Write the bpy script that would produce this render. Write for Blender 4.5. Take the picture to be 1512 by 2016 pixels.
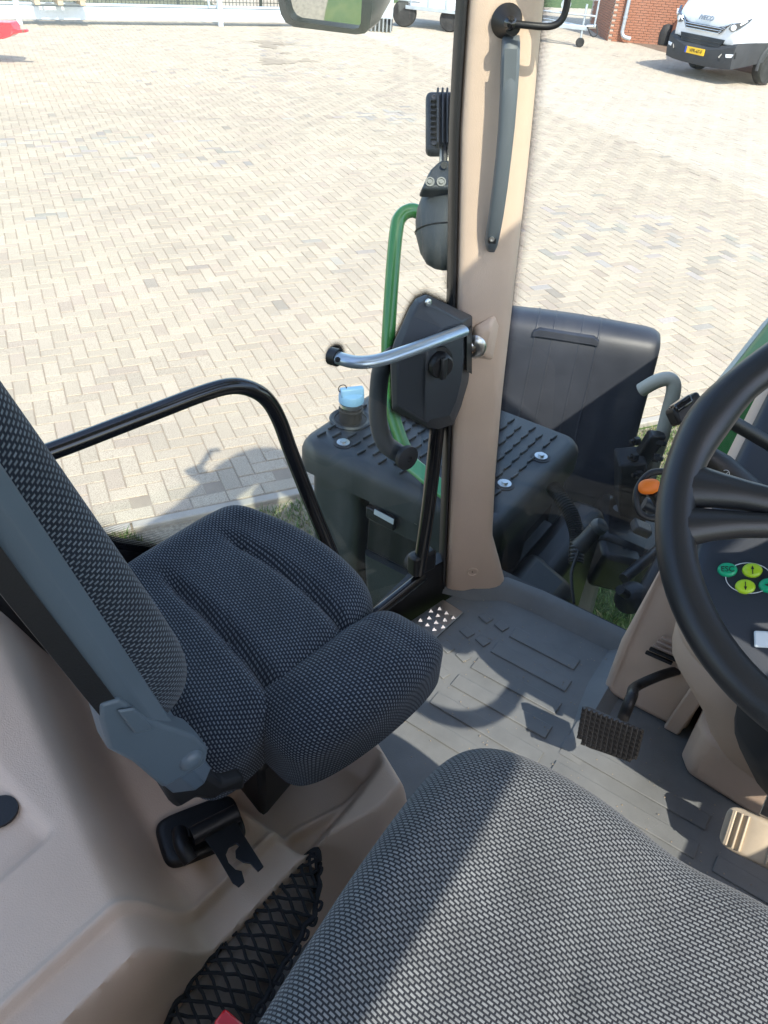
import bpy, bmesh, math, random
import numpy as np
from mathutils import Vector, Matrix
random.seed(7); rng = np.random.default_rng(7)
for o in list(bpy.data.objects): bpy.data.objects.remove(o)
sc = bpy.context.scene
COL = sc.collection
R = math.radians
# ------------------------------------------------------------------ camera
CAM_H = 2.82; PITCH = R(38.15); ROLL = R(4.6); FPX = 1527.0
fw_ = Vector((0, math.cos(PITCH), -math.sin(PITCH)))
up_ = Vector((0, math.sin(PITCH), math.cos(PITCH))); rt_ = Vector((1, 0, 0))
r2 = rt_*math.cos(ROLL)+up_*math.sin(ROLL); u2 = up_*math.cos(ROLL)-rt_*math.sin(ROLL)
cd = bpy.data.cameras.new('camera'); cam = bpy.data.objects.new('camera', cd); COL.objects.link(cam)
cd.sensor_fit = 'VERTICAL'; cd.sensor_height = 36; cd.sensor_width = 27
cd.lens = FPX/2016*36; cd.clip_start = .02; cd.clip_end = 3000
m = Matrix((r2, u2, -fw_)).transposed().to_4x4(); m.translation = (0, 0, CAM_H); cam.matrix_world = m
sc.camera = cam
# ------------------------------------------------------------------ sky, sun, exposure
SUN_AZ, SUN_EL = R(156), R(49)
w = bpy.data.worlds.new('World'); sc.world = w; w.use_nodes = True
nt = w.node_tree; bg = nt.nodes['Background']
sky = nt.nodes.new('ShaderNodeTexSky'); sky.sky_type = 'NISHITA'; sky.sun_disc = False
sky.sun_elevation = SUN_EL; sky.sun_rotation = SUN_AZ; sky.air_density = 1.0; sky.dust_density = 1.2
nt.links.new(sky.outputs[0], bg.inputs[0]); bg.inputs[1].default_value = 0.15
sd = bpy.data.lights.new('sun', 'SUN'); sd.energy = 2.1; sd.angle = R(.53); sd.color = (1, .93, .82)
so = bpy.data.objects.new('sun', sd); COL.objects.link(so); so.location = (0, 0, 40)
sdir = Vector((math.cos(SUN_EL)*math.sin(SUN_AZ), math.cos(SUN_EL)*math.cos(SUN_AZ), math.sin(SUN_EL)))
so.rotation_euler = sdir.to_track_quat('Z', 'Y').to_euler()
sc.view_settings.view_transform = 'Standard'; sc.view_settings.look = 'None'
sc.view_settings.gamma = 1; sc.view_settings.use_curve_mapping = False
sc.view_settings.exposure = 1.62
sc.render.engine = 'CYCLES'
sc.cycles.max_bounces = 8; sc.cycles.transparent_max_bounces = 24; sc.cycles.diffuse_bounces = 5
# ------------------------------------------------------------------ frames and measuring helpers
# tractor frame: x right, y forward, z up from the camera's height; heading 32 degrees right of the view
AZ = R(32); FW = np.array([math.sin(AZ), math.cos(AZ), 0]); RT = np.array([math.cos(AZ), -math.sin(AZ), 0])
Rr, Ru, Rf = np.array(r2), np.array(u2), np.array(fw_)
def W(t):
    t = np.asarray(t, float); return t[..., 0:1]*RT+t[..., 1:2]*FW+(t[..., 2:3]+CAM_H)*np.array([0, 0, 1.])
def ray(x, y): return (x-756)/FPX*Rr-(y-1008)/FPX*Ru+Rf
def tr(d): return np.array([d@RT, d@FW, d[2]])
def tp(x, y, h): d = tr(ray(x, y)); return d*(-h/d[2])            # on a level h below the eye
def ty(x, y, Y): d = tr(ray(x, y)); return d*(Y/d[1])              # on a cross plane
def td(x, y, D): return tr(ray(x, y))*D                            # at a distance along the view
def thr(x, y, p, n): d = tr(ray(x, y)); n = np.asarray(n, float); return d*(np.asarray(p)@n/(d@n))
def gnd(x, y, z=0.): d = ray(x, y); return np.array([0, 0, CAM_H])+d*((z-CAM_H)/d[2])
def wd(x, y, D): return np.array([0, 0, CAM_H])+ray(x, y)*D
def proj(X):
    d = np.asarray(X, float)-np.array([0, 0, CAM_H]); z = d@Rf
    return np.stack([756+FPX*(d@Rr)/z, 1008-FPX*(d@Ru)/z, z], -1)
def nrm(v): v = np.asarray(v, float); return v/np.linalg.norm(v)
# ------------------------------------------------------------------ mesh builder
class MB:
    def __init__(s): s.v = []; s.f = []; s.uv = {}
    def add(s, V, F):
        b = len(s.v); s.v += [tuple(map(float, p)) for p in V]; s.f += [tuple(i+b for i in q) for q in F]; return s
    def box(s, c, d, ax=None):
        c = np.asarray(c, float); A = np.eye(3) if ax is None else np.array([nrm(a) for a in ax])
        V = [c+A[0]*d[0]/2*i+A[1]*d[1]/2*j+A[2]*d[2]/2*k for k in (-1, 1) for j in (-1, 1) for i in (-1, 1)]
        return s.add(V, [(0, 2, 3, 1), (4, 5, 7, 6), (0, 1, 5, 4), (2, 6, 7, 3), (0, 4, 6, 2), (1, 3, 7, 5)])
    def prism(s, P, vec):
        P = [np.asarray(p, float) for p in P]; vec = np.asarray(vec, float); n = len(P)
        return s.add(P+[p+vec for p in P], [tuple(range(n))[::-1], tuple(range(n, 2*n))]+[(i, (i+1) % n, (i+1) % n+n, i+n) for i in range(n)])
    def tube(s, P, r, n=14, cap=True, flat=1.0, upv=None):
        P = [np.asarray(p, float) for p in P]; k = len(P); rr = [r]*k if np.isscalar(r) else r
        T = [nrm(P[min(i+1, k-1)]-P[max(i-1, 0)]) for i in range(k)]
        a = np.asarray(upv, float) if upv is not None else (np.array([0, 0, 1.]) if abs(T[0][2]) < .8 else np.array([1., 0, 0]))
        V = []
        for i in range(k):
            a = nrm(a-T[i]*(a@T[i])); b = np.cross(T[i], a)
            for j in range(n):
                q = 2*math.pi*j/n; V.append(P[i]+rr[i]*(math.cos(q)*a*flat+math.sin(q)*b))
        F = [(i*n+j, i*n+(j+1) % n, (i+1)*n+(j+1) % n, (i+1)*n+j) for i in range(k-1) for j in range(n)]
        if cap: F += [tuple(range(n))[::-1], tuple(range((k-1)*n, k*n))]
        return s.add(V, F)
    def lathe(s, prof, o, ax, n=24):
        o = np.asarray(o, float); ax = nrm(ax); a = nrm(np.cross(ax, [0, 0, 1] if abs(ax[2]) < .9 else [1, 0, 0])); b = np.cross(ax, a); k = len(prof)
        V = [o+ax*t+r*(math.cos(2*math.pi*j/n)*a+math.sin(2*math.pi*j/n)*b) for r, t in prof for j in range(n)]
        F = [(i*n+j, i*n+(j+1) % n, (i+1)*n+(j+1) % n, (i+1)*n+j) for i in range(k-1) for j in range(n)]
        return s.add(V, F+[tuple(range(n))[::-1], tuple(range((k-1)*n, k*n))])
    def loft(s, rings, cap=True, closed=True):
        n = len(rings[0]); k = len(rings); V = [p for r in rings for p in r]
        F = [(i*n+j, i*n+(j+1) % n, (i+1)*n+(j+1) % n, (i+1)*n+j) for i in range(k-1) for j in range(n if closed else n-1)]
        if cap: F += [tuple(range(n))[::-1], tuple(range((k-1)*n, k*n))]
        return s.add(V, F)
    def grid(s, G, UV=None, back=None):
        a, b = len(G), len(G[0]); base = len(s.v)
        s.add([p for r in G for p in r], [(i*b+j, i*b+j+1, (i+1)*b+j+1, (i+1)*b+j) for i in range(a-1) for j in range(b-1)])
        if UV is not None:
            for i in range(a):
                for j in range(b): s.uv[base+i*b+j] = UV[i][j]
        return s
    def build(s, name, mat, parent=None, world=False, bevel=0, seg=2, sub=0, smooth=True, ang=40, solid=0):
        V = np.array(s.v); V = V if world else W(V)
        lo, hi = V.min(0), V.max(0)
        o0 = np.array(parent['_o']) if parent is not None else np.array([(lo[0]+hi[0])/2, (lo[1]+hi[1])/2, lo[2]])
        me = bpy.data.meshes.new(name); me.from_pydata((V-o0).tolist(), [], s.f); me.validate()
        bm = bmesh.new(); bm.from_mesh(me); bmesh.ops.recalc_face_normals(bm, faces=bm.faces); bm.to_mesh(me); bm.free()
        if s.uv:
            l = me.uv_layers.new(name='UVMap')
            for p in me.loops: l.data[p.index].uv = s.uv.get(p.vertex_index, (0, 0))
        me.materials.append(M[mat] if isinstance(mat, str) else mat)
        o = bpy.data.objects.new(name, me); COL.objects.link(o)
        if parent is not None:
            o.parent = parent; o['_o'] = tuple(parent['_o'])
        else: o.location = o0; o['_o'] = tuple(o0)
        if solid:
            md = o.modifiers.new('solid', 'SOLIDIFY'); md.thickness = solid; md.offset = 0
        if bevel:
            md = o.modifiers.new('bevel', 'BEVEL'); md.width = bevel; md.segments = seg; md.limit_method = 'ANGLE'; md.angle_limit = R(35)
        if sub:
            md = o.modifiers.new('sub', 'SUBSURF'); md.levels = sub; md.render_levels = sub
        if smooth: me.shade_smooth(); me.set_sharp_from_angle(angle=R(ang))
        return o
def tag(o, label=None, cat=None, group=None, kind=None):
    for k, v in (('label', label), ('category', cat), ('group', group), ('kind', kind)):
        if v: o[k] = v
    return o
def thing(name, label, cat, loc, group=None, world=False):
    o = bpy.data.objects.new(name, None); COL.objects.link(o); p = np.asarray(loc, float) if world else W(np.asarray(loc, float))
    o.location = p; o['_o'] = tuple(p); o.empty_display_size = .05
    return tag(o, label, cat, group)
def crv(P, n=6):                                                    # smooth path through points
    P = [np.asarray(p, float) for p in P]; Q = [P[0]]+P+[P[-1]]; out = []
    for i in range(1, len(Q)-2):
        for t in np.arange(n)/n:
            a, b, c, d = Q[i-1:i+3]; out.append(.5*((2*b)+(c-a)*t+(2*a-5*b+4*c-d)*t*t+(3*b-a-3*c+d)*t**3))
    return out+[P[-1]]
def sst(a, b, x): t = np.clip((x-a)/(b-a), 0, 1); return t*t*(3-2*t)
def pillow(mb, org, ax, a, b, roll, side, n=4.0, N=40, hf=None, warp=None, crown=.0, uvs=1.0):
    """rounded cushion: lies in ax[0]/ax[1], bulges to ax[2]; a,b half sizes; rolls over its rim and goes down its sides"""
    A = [np.asarray(q, float) for q in ax]; org = np.asarray(org, float); G = []; U = []
    mm = min(a, b); flat = mm-roll; arc = roll*math.pi/2; tot = flat+arc+side
    for i in range(N+1):
        gr = []; gu = []
        for j in range(N+1):
            u, v = -1+2*i/N, -1+2*j/N
            u = math.copysign(abs(u)**.85, u); v = math.copysign(abs(v)**.85, v)
            mx = max(abs(u), abs(v)); d = (abs(u)**n+abs(v)**n)**(1/n) if mx > 0 else 1
            if mx > 0: u, v = u*mx/d, v*mx/d
            t = mx*tot
            if t < flat: r, dr = t, 0
            elif t < flat+arc: q = (t-flat)/roll; r, dr = flat+roll*math.sin(q), roll*(1-math.cos(q))
            else: r, dr = mm, roll+(t-flat-arc)
            k = (r/mm)/mx if mx > 0 else 1
            ex = max(0, 1-(1-mx)*3)
            x, y = u*k*a, v*k*b
            z = -dr+crown*(1-(x/a)**2)*(1-(y/b)**2)
            if hf: z += hf(x, y)*(1 if dr == 0 else max(0, 1-dr/roll))
            gu.append((u*(a+arc-roll+side)*uvs, v*(b+arc-roll+side)*uvs))
            if warp: x, y = warp(x, y)
            gr.append(org+A[0]*x+A[1]*y+A[2]*z)
        G.append(gr); U.append(gu)
    mb.grid(G, U)
    rim = [G[0][j] for j in range(N+1)]+[G[i][N] for i in range(1, N+1)]+[G[N][j] for j in range(N-1, -1, -1)]+[G[i][0] for i in range(N-1, 0, -1)]
    mb.add(rim, [tuple(range(len(rim)))])
    return mb
# ------------------------------------------------------------------ materials
M = {}
def mat(name, col, rough=.6, metal=0, bump=0, bscale=200, var=0, vscale=8, spec=.5, coat=0, dirt=0):
    m = bpy.data.materials.new(name); m.use_nodes = True; n = m.node_tree; b = n.nodes['Principled BSDF']
    b.inputs['Base Color'].default_value = (*col, 1); b.inputs['Roughness'].default_value = rough; b.inputs['Metallic'].default_value = metal
    b.inputs['Specular IOR Level'].default_value = spec; b.inputs['Coat Weight'].default_value = coat; b.inputs['Coat Roughness'].default_value = .1
    tc = n.nodes.new('ShaderNodeTexCoord')
    if var or dirt:
        nz = n.nodes.new('ShaderNodeTexNoise'); nz.inputs['Scale'].default_value = vscale; nz.inputs['Detail'].default_value = 6; nz.inputs['Roughness'].default_value = .65
        n.links.new(tc.outputs['Object'], nz.inputs['Vector'])
        rp = n.nodes.new('ShaderNodeValToRGB'); rp.color_ramp.elements[0].position = .3; rp.color_ramp.elements[1].position = .72
        rp.color_ramp.elements[0].color = (*[c*(1-var) for c in col], 1); rp.color_ramp.elements[1].color = (*[min(1, c*(1+var)+dirt) for c in col], 1)
        n.links.new(nz.outputs['Fac'], rp.inputs[0]); n.links.new(rp.outputs[0], b.inputs['Base Color'])
        mr = n.nodes.new('ShaderNodeMapRange'); mr.inputs[3].default_value = max(.02, rough-.08); mr.inputs[4].default_value = min(1, rough+.1)
        n.links.new(nz.outputs['Fac'], mr.inputs[0]); n.links.new(mr.outputs[0], b.inputs['Roughness'])
    if bump:
        nb = n.nodes.new('ShaderNodeTexNoise'); nb.inputs['Scale'].default_value = bscale; nb.inputs['Detail'].default_value = 3
        n.links.new(tc.outputs['Object'], nb.inputs['Vector'])
        bp = n.nodes.new('ShaderNodeBump'); bp.inputs['Strength'].default_value = bump; bp.inputs['Distance'].default_value = .002
        n.links.new(nb.outputs['Fac'], bp.inputs['Height']); n.links.new(bp.outputs[0], b.inputs['Normal'])
    M[name] = m; return m
mat('tan', (.60, .452, .340), .52, bump=.28, bscale=620, var=.05, vscale=5)
mat('tan_dark', (.36, .27, .21), .6, bump=.25, bscale=700, var=.05)
mat('rubber_floor', (.138, .146, .146), .62, bump=.25, bscale=500, var=.14, vscale=9, dirt=.012)
mat('black', (.009, .009, .010), .45, bump=.15, bscale=500)
mat('black_gloss', (.008, .008, .009), .18, coat=.3)
mat('black_rough', (.018, .018, .019), .7, bump=.3, bscale=400)
mat('grey_plastic', (.036, .041, .047), .5, bump=.2, bscale=900, var=.08)
mat('blue_grey', (.072, .096, .118), .42, bump=.08, bscale=900, var=.05)
mat('handle_grey', (.10, .115, .125), .4, bump=.15, bscale=900)
mat('silver', (.40, .47, .52), .28, metal=.75, var=.05)
mat('steel', (.62, .62, .60), .3, metal=1, var=.12, vscale=30)
mat('galv', (.50, .55, .58), .45, metal=.55, var=.15, vscale=6)
mat('green', (.035, .20, .03), .3, coat=.5, var=.06)
mat('green_light', (.05, .26, .08), .3, coat=.6)
mat('tank', (.030, .035, .037), .48, bump=.3, bscale=300, var=.25, vscale=5, dirt=.01)
mat('fender', (.028, .032, .043), .46, bump=.2, bscale=350, var=.2, vscale=4, dirt=.008)
mat('tyre', (.018, .018, .017), .8, bump=.4, bscale=120, var=.4, vscale=6, dirt=.02)
mat('blue_cap', (.17, .33, .50), .45)
mat('beige_tube', (.42, .40, .33), .45, var=.1)
mat('brake_metal', (.55, .46, .34), .5, metal=.1, var=.1, vscale=20)
mat('white_paint', (.72, .74, .76), .28, coat=.4, var=.02)
mat('bumper', (.035, .037, .04), .6, bump=.2, bscale=200, var=.15)
mat('yellow_plate', (.85, .52, .02), .4)
mat('blue_plate', (.02, .07, .42), .4)
mat('chrome', (.7, .72, .75), .15, metal=1)
mat('red', (.62, .008, .010), .35, coat=.3)
mat('orange', (.80, .18, .01), .5)
mat('btn_green', (.0, .35, .16), .35); mat('btn_lime', (.42, .62, .02), .35)
mat('dash', (.02, .026, .036), .42, bump=.1, bscale=800)
mat('dash_rim', (.30, .30, .28), .45)
mat('ink', (.01, .01, .01), .6); mat('print_white', (.6, .62, .64), .6)
mat('concrete', (.36, .33, .28), .85, bump=.4, bscale=90, var=.15, vscale=5)
mat('sand', (.29, .24, .18), .95, bump=.5, bscale=60, var=.18, vscale=3)
mat('brick', (.34, .15, .09), .85, bump=.4, bscale=120, var=.18, vscale=7)
mat('mortar', (.45, .38, .31), .9)
mat('wood', (.45, .36, .24), .75, bump=.3, bscale=60, var=.2, vscale=12)
mat('rust', (.18, .07, .04), .85, bump=.5, bscale=30, var=.35, vscale=5)
mat('roof_liner', (.55, .50, .44), .8, bump=.2)
mat('rubber', (.02, .02, .021), .6)
mat('lens', (.8, .82, .85), .08, coat=.5)
mat('dirt_ground', (.17, .12, .085), .95, bump=.6, bscale=25, var=.3, vscale=3)
mat('pale_grey', (.55, .60, .62), .5)
mat('cord', (.010, .010, .011), .8)
def fabric(name, w_, h_, dark, light, mort):
    m = bpy.data.materials.new(name); m.use_nodes = True; n = m.node_tree; b = n.nodes['Principled BSDF']
    b.inputs['Roughness'].default_value = .85; b.inputs['Sheen Weight'].default_value = .12; b.inputs['Specular IOR Level'].default_value = .2
    uv = n.nodes.new('ShaderNodeUVMap'); uv.uv_map = 'UVMap'
    nz = n.nodes.new('ShaderNodeTexNoise'); nz.inputs['Scale'].default_value = 25
    n.links.new(uv.outputs[0], nz.inputs['Vector'])
    mx = n.nodes.new('ShaderNodeMix'); mx.data_type = 'VECTOR'; mx.inputs[0].default_value = .0016
    n.links.new(uv.outputs[0], mx.inputs[4]); n.links.new(nz.outputs['Color'], mx.inputs[5])
    br = n.nodes.new('ShaderNodeTexBrick'); br.inputs['Scale'].default_value = 1; br.inputs['Brick Width'].default_value = w_; br.inputs['Row Height'].default_value = h_
    br.inputs['Mortar Size'].default_value = mort; br.inputs['Mortar Smooth'].default_value = .35; br.offset = .5; br.inputs['Bias'].default_value = 0
    br.inputs['Color1'].default_value = (*light, 1); br.inputs['Color2'].default_value = (*[c*.75 for c in light], 1); br.inputs['Mortar'].default_value = (*dark, 1)
    n.links.new(mx.outputs[1], br.inputs['Vector'])
    n2 = n.nodes.new('ShaderNodeTexNoise'); n2.inputs['Scale'].default_value = 1400; n2.inputs['Detail'].default_value = 2; n.links.new(uv.outputs[0], n2.inputs['Vector'])
    n3 = n.nodes.new('ShaderNodeTexNoise'); n3.inputs['Scale'].default_value = 14; n3.inputs['Detail'].default_value = 5; n.links.new(uv.outputs[0], n3.inputs['Vector'])
    ad = n.nodes.new('ShaderNodeMath'); ad.operation = 'MULTIPLY_ADD'; ad.inputs[1].default_value = .55; n.links.new(n3.outputs['Fac'], ad.inputs[0])
    mu = n.nodes.new('ShaderNodeMath'); mu.operation = 'MULTIPLY'; mu.inputs[1].default_value = .9; n.links.new(n2.outputs['Fac'], mu.inputs[0]); n.links.new(mu.outputs[0], ad.inputs[2])
    vm = n.nodes.new('ShaderNodeVectorMath'); vm.operation = 'SCALE'; n.links.new(br.outputs['Color'], vm.inputs[0]); 
    a2 = n.nodes.new('ShaderNodeMath'); a2.operation = 'ADD'; a2.inputs[1].default_value = .28; n.links.new(ad.outputs[0], a2.inputs[0]); n.links.new(a2.outputs[0], vm.inputs['Scale'])
    n.links.new(vm.outputs[0], b.inputs['Base Color'])
    bp = n.nodes.new('ShaderNodeBump'); bp.inputs['Strength'].default_value = .7; bp.inputs['Distance'].default_value = .0012; bp.invert = True
    n.links.new(br.outputs['Fac'], bp.inputs['Height']); n.links.new(bp.outputs[0], b.inputs['Normal']); M[name] = m
fabric('fabric', .0060, .0042, (.009, .013, .021), (.125, .15, .175), .00145)
fabric('fabric_driver', .0068, .0038, (.018, .020, .024), (.19, .20, .20), .00104)
def glass(name, tint, refl=1.0):
    m = bpy.data.materials.new(name); m.use_nodes = True; n = m.node_tree; n.nodes.remove(n.nodes['Principled BSDF'])
    t = n.nodes.new('ShaderNodeBsdfTransparent'); t.inputs[0].default_value = (*tint, 1)
    g = n.nodes.new('ShaderNodeBsdfGlossy'); g.inputs['Roughness'].default_value = .0; g.inputs[0].default_value = (refl, refl, refl, 1)
    f = n.nodes.new('ShaderNodeFresnel'); f.inputs[0].default_value = 1.45
    ge = n.nodes.new('ShaderNodeNewGeometry'); mr = n.nodes.new('ShaderNodeMapRange'); mr.inputs[3].default_value = 1.45; mr.inputs[4].default_value = 1/1.45; n.links.new(ge.outputs['Backfacing'], mr.inputs[0]); n.links.new(mr.outputs[0], f.inputs[0])
    x = n.nodes.new('ShaderNodeMixShader'); n.links.new(f.outputs[0], x.inputs[0]); n.links.new(t.outputs[0], x.inputs[1]); n.links.new(g.outputs[0], x.inputs[2])
    df = n.nodes.new('ShaderNodeBsdfDiffuse'); df.inputs[0].default_value = (.8, .8, .78, 1)
    tc = n.nodes.new('ShaderNodeTexCoord'); mp = n.nodes.new('ShaderNodeMapping'); mp.inputs['Scale'].default_value = (9, 9, 2.2); nz = n.nodes.new('ShaderNodeTexNoise'); nz.inputs['Scale'].default_value = 2.2; nz.inputs['Detail'].default_value = 9; nz.inputs['Roughness'].default_value = .72
    n.links.new(tc.outputs['Object'], mp.inputs[0]); n.links.new(mp.outputs[0], nz.inputs['Vector'])
    rm = n.nodes.new('ShaderNodeMapRange'); rm.inputs[1].default_value = .45; rm.inputs[2].default_value = .85; rm.inputs[3].default_value = .004; rm.inputs[4].default_value = .075; n.links.new(nz.outputs['Fac'], rm.inputs[0])
    y = n.nodes.new('ShaderNodeMixShader'); n.links.new(rm.outputs[0], y.inputs[0]); n.links.new(x.outputs[0], y.inputs[1]); n.links.new(df.outputs[0], y.inputs[2])
    n.links.new(y.outputs[0], n.nodes['Material Output'].inputs[0]); M[name] = m
glass('glass', (.955, .985, .965))
def frit():
    m = bpy.data.materials.new('frit'); m.use_nodes = True; n = m.node_tree; b = n.nodes['Principled BSDF']; b.inputs['Base Color'].default_value = (.006, .006, .007, 1); b.inputs['Roughness'].default_value = .25
    uv = n.nodes.new('ShaderNodeUVMap'); uv.uv_map = 'UVMap'; sp = n.nodes.new('ShaderNodeSeparateXYZ'); n.links.new(uv.outputs[0], sp.inputs[0])
    vo = n.nodes.new('ShaderNodeTexVoronoi'); vo.voronoi_dimensions = '2D'; vo.inputs['Randomness'].default_value = 0; vo.inputs['Scale'].default_value = 620
    mp = n.nodes.new('ShaderNodeCombineXYZ'); n.links.new(sp.outputs[1], mp.inputs[0]); sc2 = n.nodes.new('ShaderNodeMath'); sc2.operation = 'MULTIPLY'; sc2.inputs[1].default_value = .03; n.links.new(sp.outputs[0], sc2.inputs[0]); n.links.new(sc2.outputs[0], mp.inputs[1])
    n.links.new(mp.outputs[0], vo.inputs['Vector'])
    th = n.nodes.new('ShaderNodeMapRange'); th.inputs[1].default_value = 0; th.inputs[2].default_value = 1; th.inputs[3].default_value = .75; th.inputs[4].default_value = .02; n.links.new(sp.outputs[0], th.inputs[0])
    lt = n.nodes.new('ShaderNodeMath'); lt.operation = 'LESS_THAN'; n.links.new(vo.outputs['Distance'], lt.inputs[0]); n.links.new(th.outputs[0], lt.inputs[1])
    n.links.new(lt.outputs[0], b.inputs['Alpha']); M['frit'] = m
frit()
def paver_mat(name, single):
    m = bpy.data.materials.new(name); m.use_nodes = True; n = m.node_tree; b = n.nodes['Principled BSDF']; b.inputs['Roughness'].default_value = .88; b.inputs['Specular IOR Level'].default_value = .25
    at = n.nodes.new('ShaderNodeAttribute'); at.attribute_name = 'pcol'; at.attribute_type = 'OBJECT' if single else 'GEOMETRY'
    ge = n.nodes.new('ShaderNodeNewGeometry')
    a = n.nodes.new('ShaderNodeTexNoise'); a.inputs['Scale'].default_value = 160; a.inputs['Detail'].default_value = 3; a.inputs['Roughness'].default_value = .7; n.links.new(ge.outputs['Position'], a.inputs['Vector'])
    r = n.nodes.new('ShaderNodeValToRGB'); r.color_ramp.elements[0].position = .36; r.color_ramp.elements[0].color = (.62, .6, .58, 1); r.color_ramp.elements[1].position = .55; r.color_ramp.elements[1].color = (1.04, 1.04, 1.04, 1); n.links.new(a.outputs['Fac'], r.inputs[0])
    c = n.nodes.new('ShaderNodeTexNoise'); c.inputs['Scale'].default_value = 1.1; c.inputs['Detail'].default_value = 6; c.inputs['Roughness'].default_value = .62; n.links.new(ge.outputs['Position'], c.inputs['Vector'])
    r3 = n.nodes.new('ShaderNodeValToRGB'); r3.color_ramp.elements[0].position = .3; r3.color_ramp.elements[0].color = (.88, .87, .87, 1); r3.color_ramp.elements[1].position = .7; r3.color_ramp.elements[1].color = (1.06, 1.05, 1.02, 1); n.links.new(c.outputs['Fac'], r3.inputs[0])
    m1 = n.nodes.new('ShaderNodeMix'); m1.data_type = 'RGBA'; m1.blend_type = 'MULTIPLY'; m1.inputs[0].default_value = 1; n.links.new(at.outputs['Color'], m1.inputs[6]); n.links.new(r.outputs[0], m1.inputs[7])
    m2 = n.nodes.new('ShaderNodeMix'); m2.data_type = 'RGBA'; m2.blend_type = 'MULTIPLY'; m2.inputs[0].default_value = 1; n.links.new(m1.outputs[2], m2.inputs[6]); n.links.new(r3.outputs[0], m2.inputs[7])
    n.links.new(m2.outputs[2], b.inputs['Base Color'])
    bp = n.nodes.new('ShaderNodeBump'); bp.inputs['Strength'].default_value = .5; bp.inputs['Distance'].default_value = .003; n.links.new(a.outputs['Fac'], bp.inputs['Height']); n.links.new(bp.outputs[0], b.inputs['Normal']); M[name] = m
paver_mat('paver_one', True); paver_mat('paver_many', False)
def grass_mat():
    m = bpy.data.materials.new('grass'); m.use_nodes = True; n = m.node_tree; b = n.nodes['Principled BSDF']; b.inputs['Roughness'].default_value = .6
    at = n.nodes.new('ShaderNodeAttribute'); at.attribute_name = 'pcol'; n.links.new(at.outputs['Color'], b.inputs['Base Color'])
    b.inputs['Subsurface Weight'].default_value = 0; M['grass'] = m
grass_mat()
def ground_mat():
    m = bpy.data.materials.new('lawn_soil'); m.use_nodes = True; n = m.node_tree; b = n.nodes['Principled BSDF']; b.inputs['Roughness'].default_value = .95
    ge = n.nodes.new('ShaderNodeNewGeometry'); a = n.nodes.new('ShaderNodeTexNoise'); a.inputs['Scale'].default_value = 3; a.inputs['Detail'].default_value = 9; a.inputs['Roughness'].default_value = .75; n.links.new(ge.outputs['Position'], a.inputs['Vector'])
    r = n.nodes.new('ShaderNodeValToRGB'); e = r.color_ramp.elements; e[0].position = .32; e[0].color = (.03, .06, .012, 1); e[1].position = .7; e[1].color = (.13, .15, .04, 1); k = e.new(.5); k.color = (.06, .105, .022, 1)
    n.links.new(a.outputs['Fac'], r.inputs[0]); n.links.new(r.outputs[0], b.inputs['Base Color']); M['lawn_soil'] = m
ground_mat()
mat('stain', (.30, .25, .18), .8, var=.2, vscale=6)
mat('galv_pale', (.58, .63, .66), .5, metal=.2, var=.06, vscale=3)
mat('galv_dark', (.24, .26, .27), .5, metal=.4, var=.15, vscale=6)
mat('fence_dark', (.035, .045, .035), .6)
mat('verge', (.13, .13, .07), .95, bump=.8, bscale=8, var=.5, vscale=2.5)
mat('rope', (.55, .45, .28), .9, bump=.4, bscale=80)
mat('white_pale', (.72, .75, .77), .45, var=.05)
mat('van_glass', (.012, .016, .022), .05, coat=.5)
mat('headlamp_in', (.25, .27, .3), .1, metal=.9)
mat('badge', (.35, .38, .42), .3, metal=.8)
mat('pocket', (.27, .22, .18), .8)
mat('wheel_rubber', (.014, .015, .017), .38, bump=.12, bscale=900)
mat('pedal_rubber', (.012, .012, .013), .25, bump=.1, bscale=300)
mat('lamp_black', (.045, .046, .05), .5, bump=.3, bscale=500)
mat('lamp_grey', (.12, .12, .12), .4, metal=.5)
mat('steel_worn', (.45, .42, .36), .45, metal=.6, var=.2)
mat('housing', (.04, .045, .05), .5, bump=.3, bscale=400, var=.15)
mat('mirror_housing', (.014, .017, .015), .35, coat=.2)
mat('mirror', (.86, .88, .87), .02, metal=1)
mat('red_rim', (.55, .02, .02), .4)
mat('gravel', (.27, .23, .165), .95, bump=.8, bscale=70, var=.35, vscale=40)
mat('green_hood', (.02, .17, .045), .55, spec=.25, var=.05)
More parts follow.
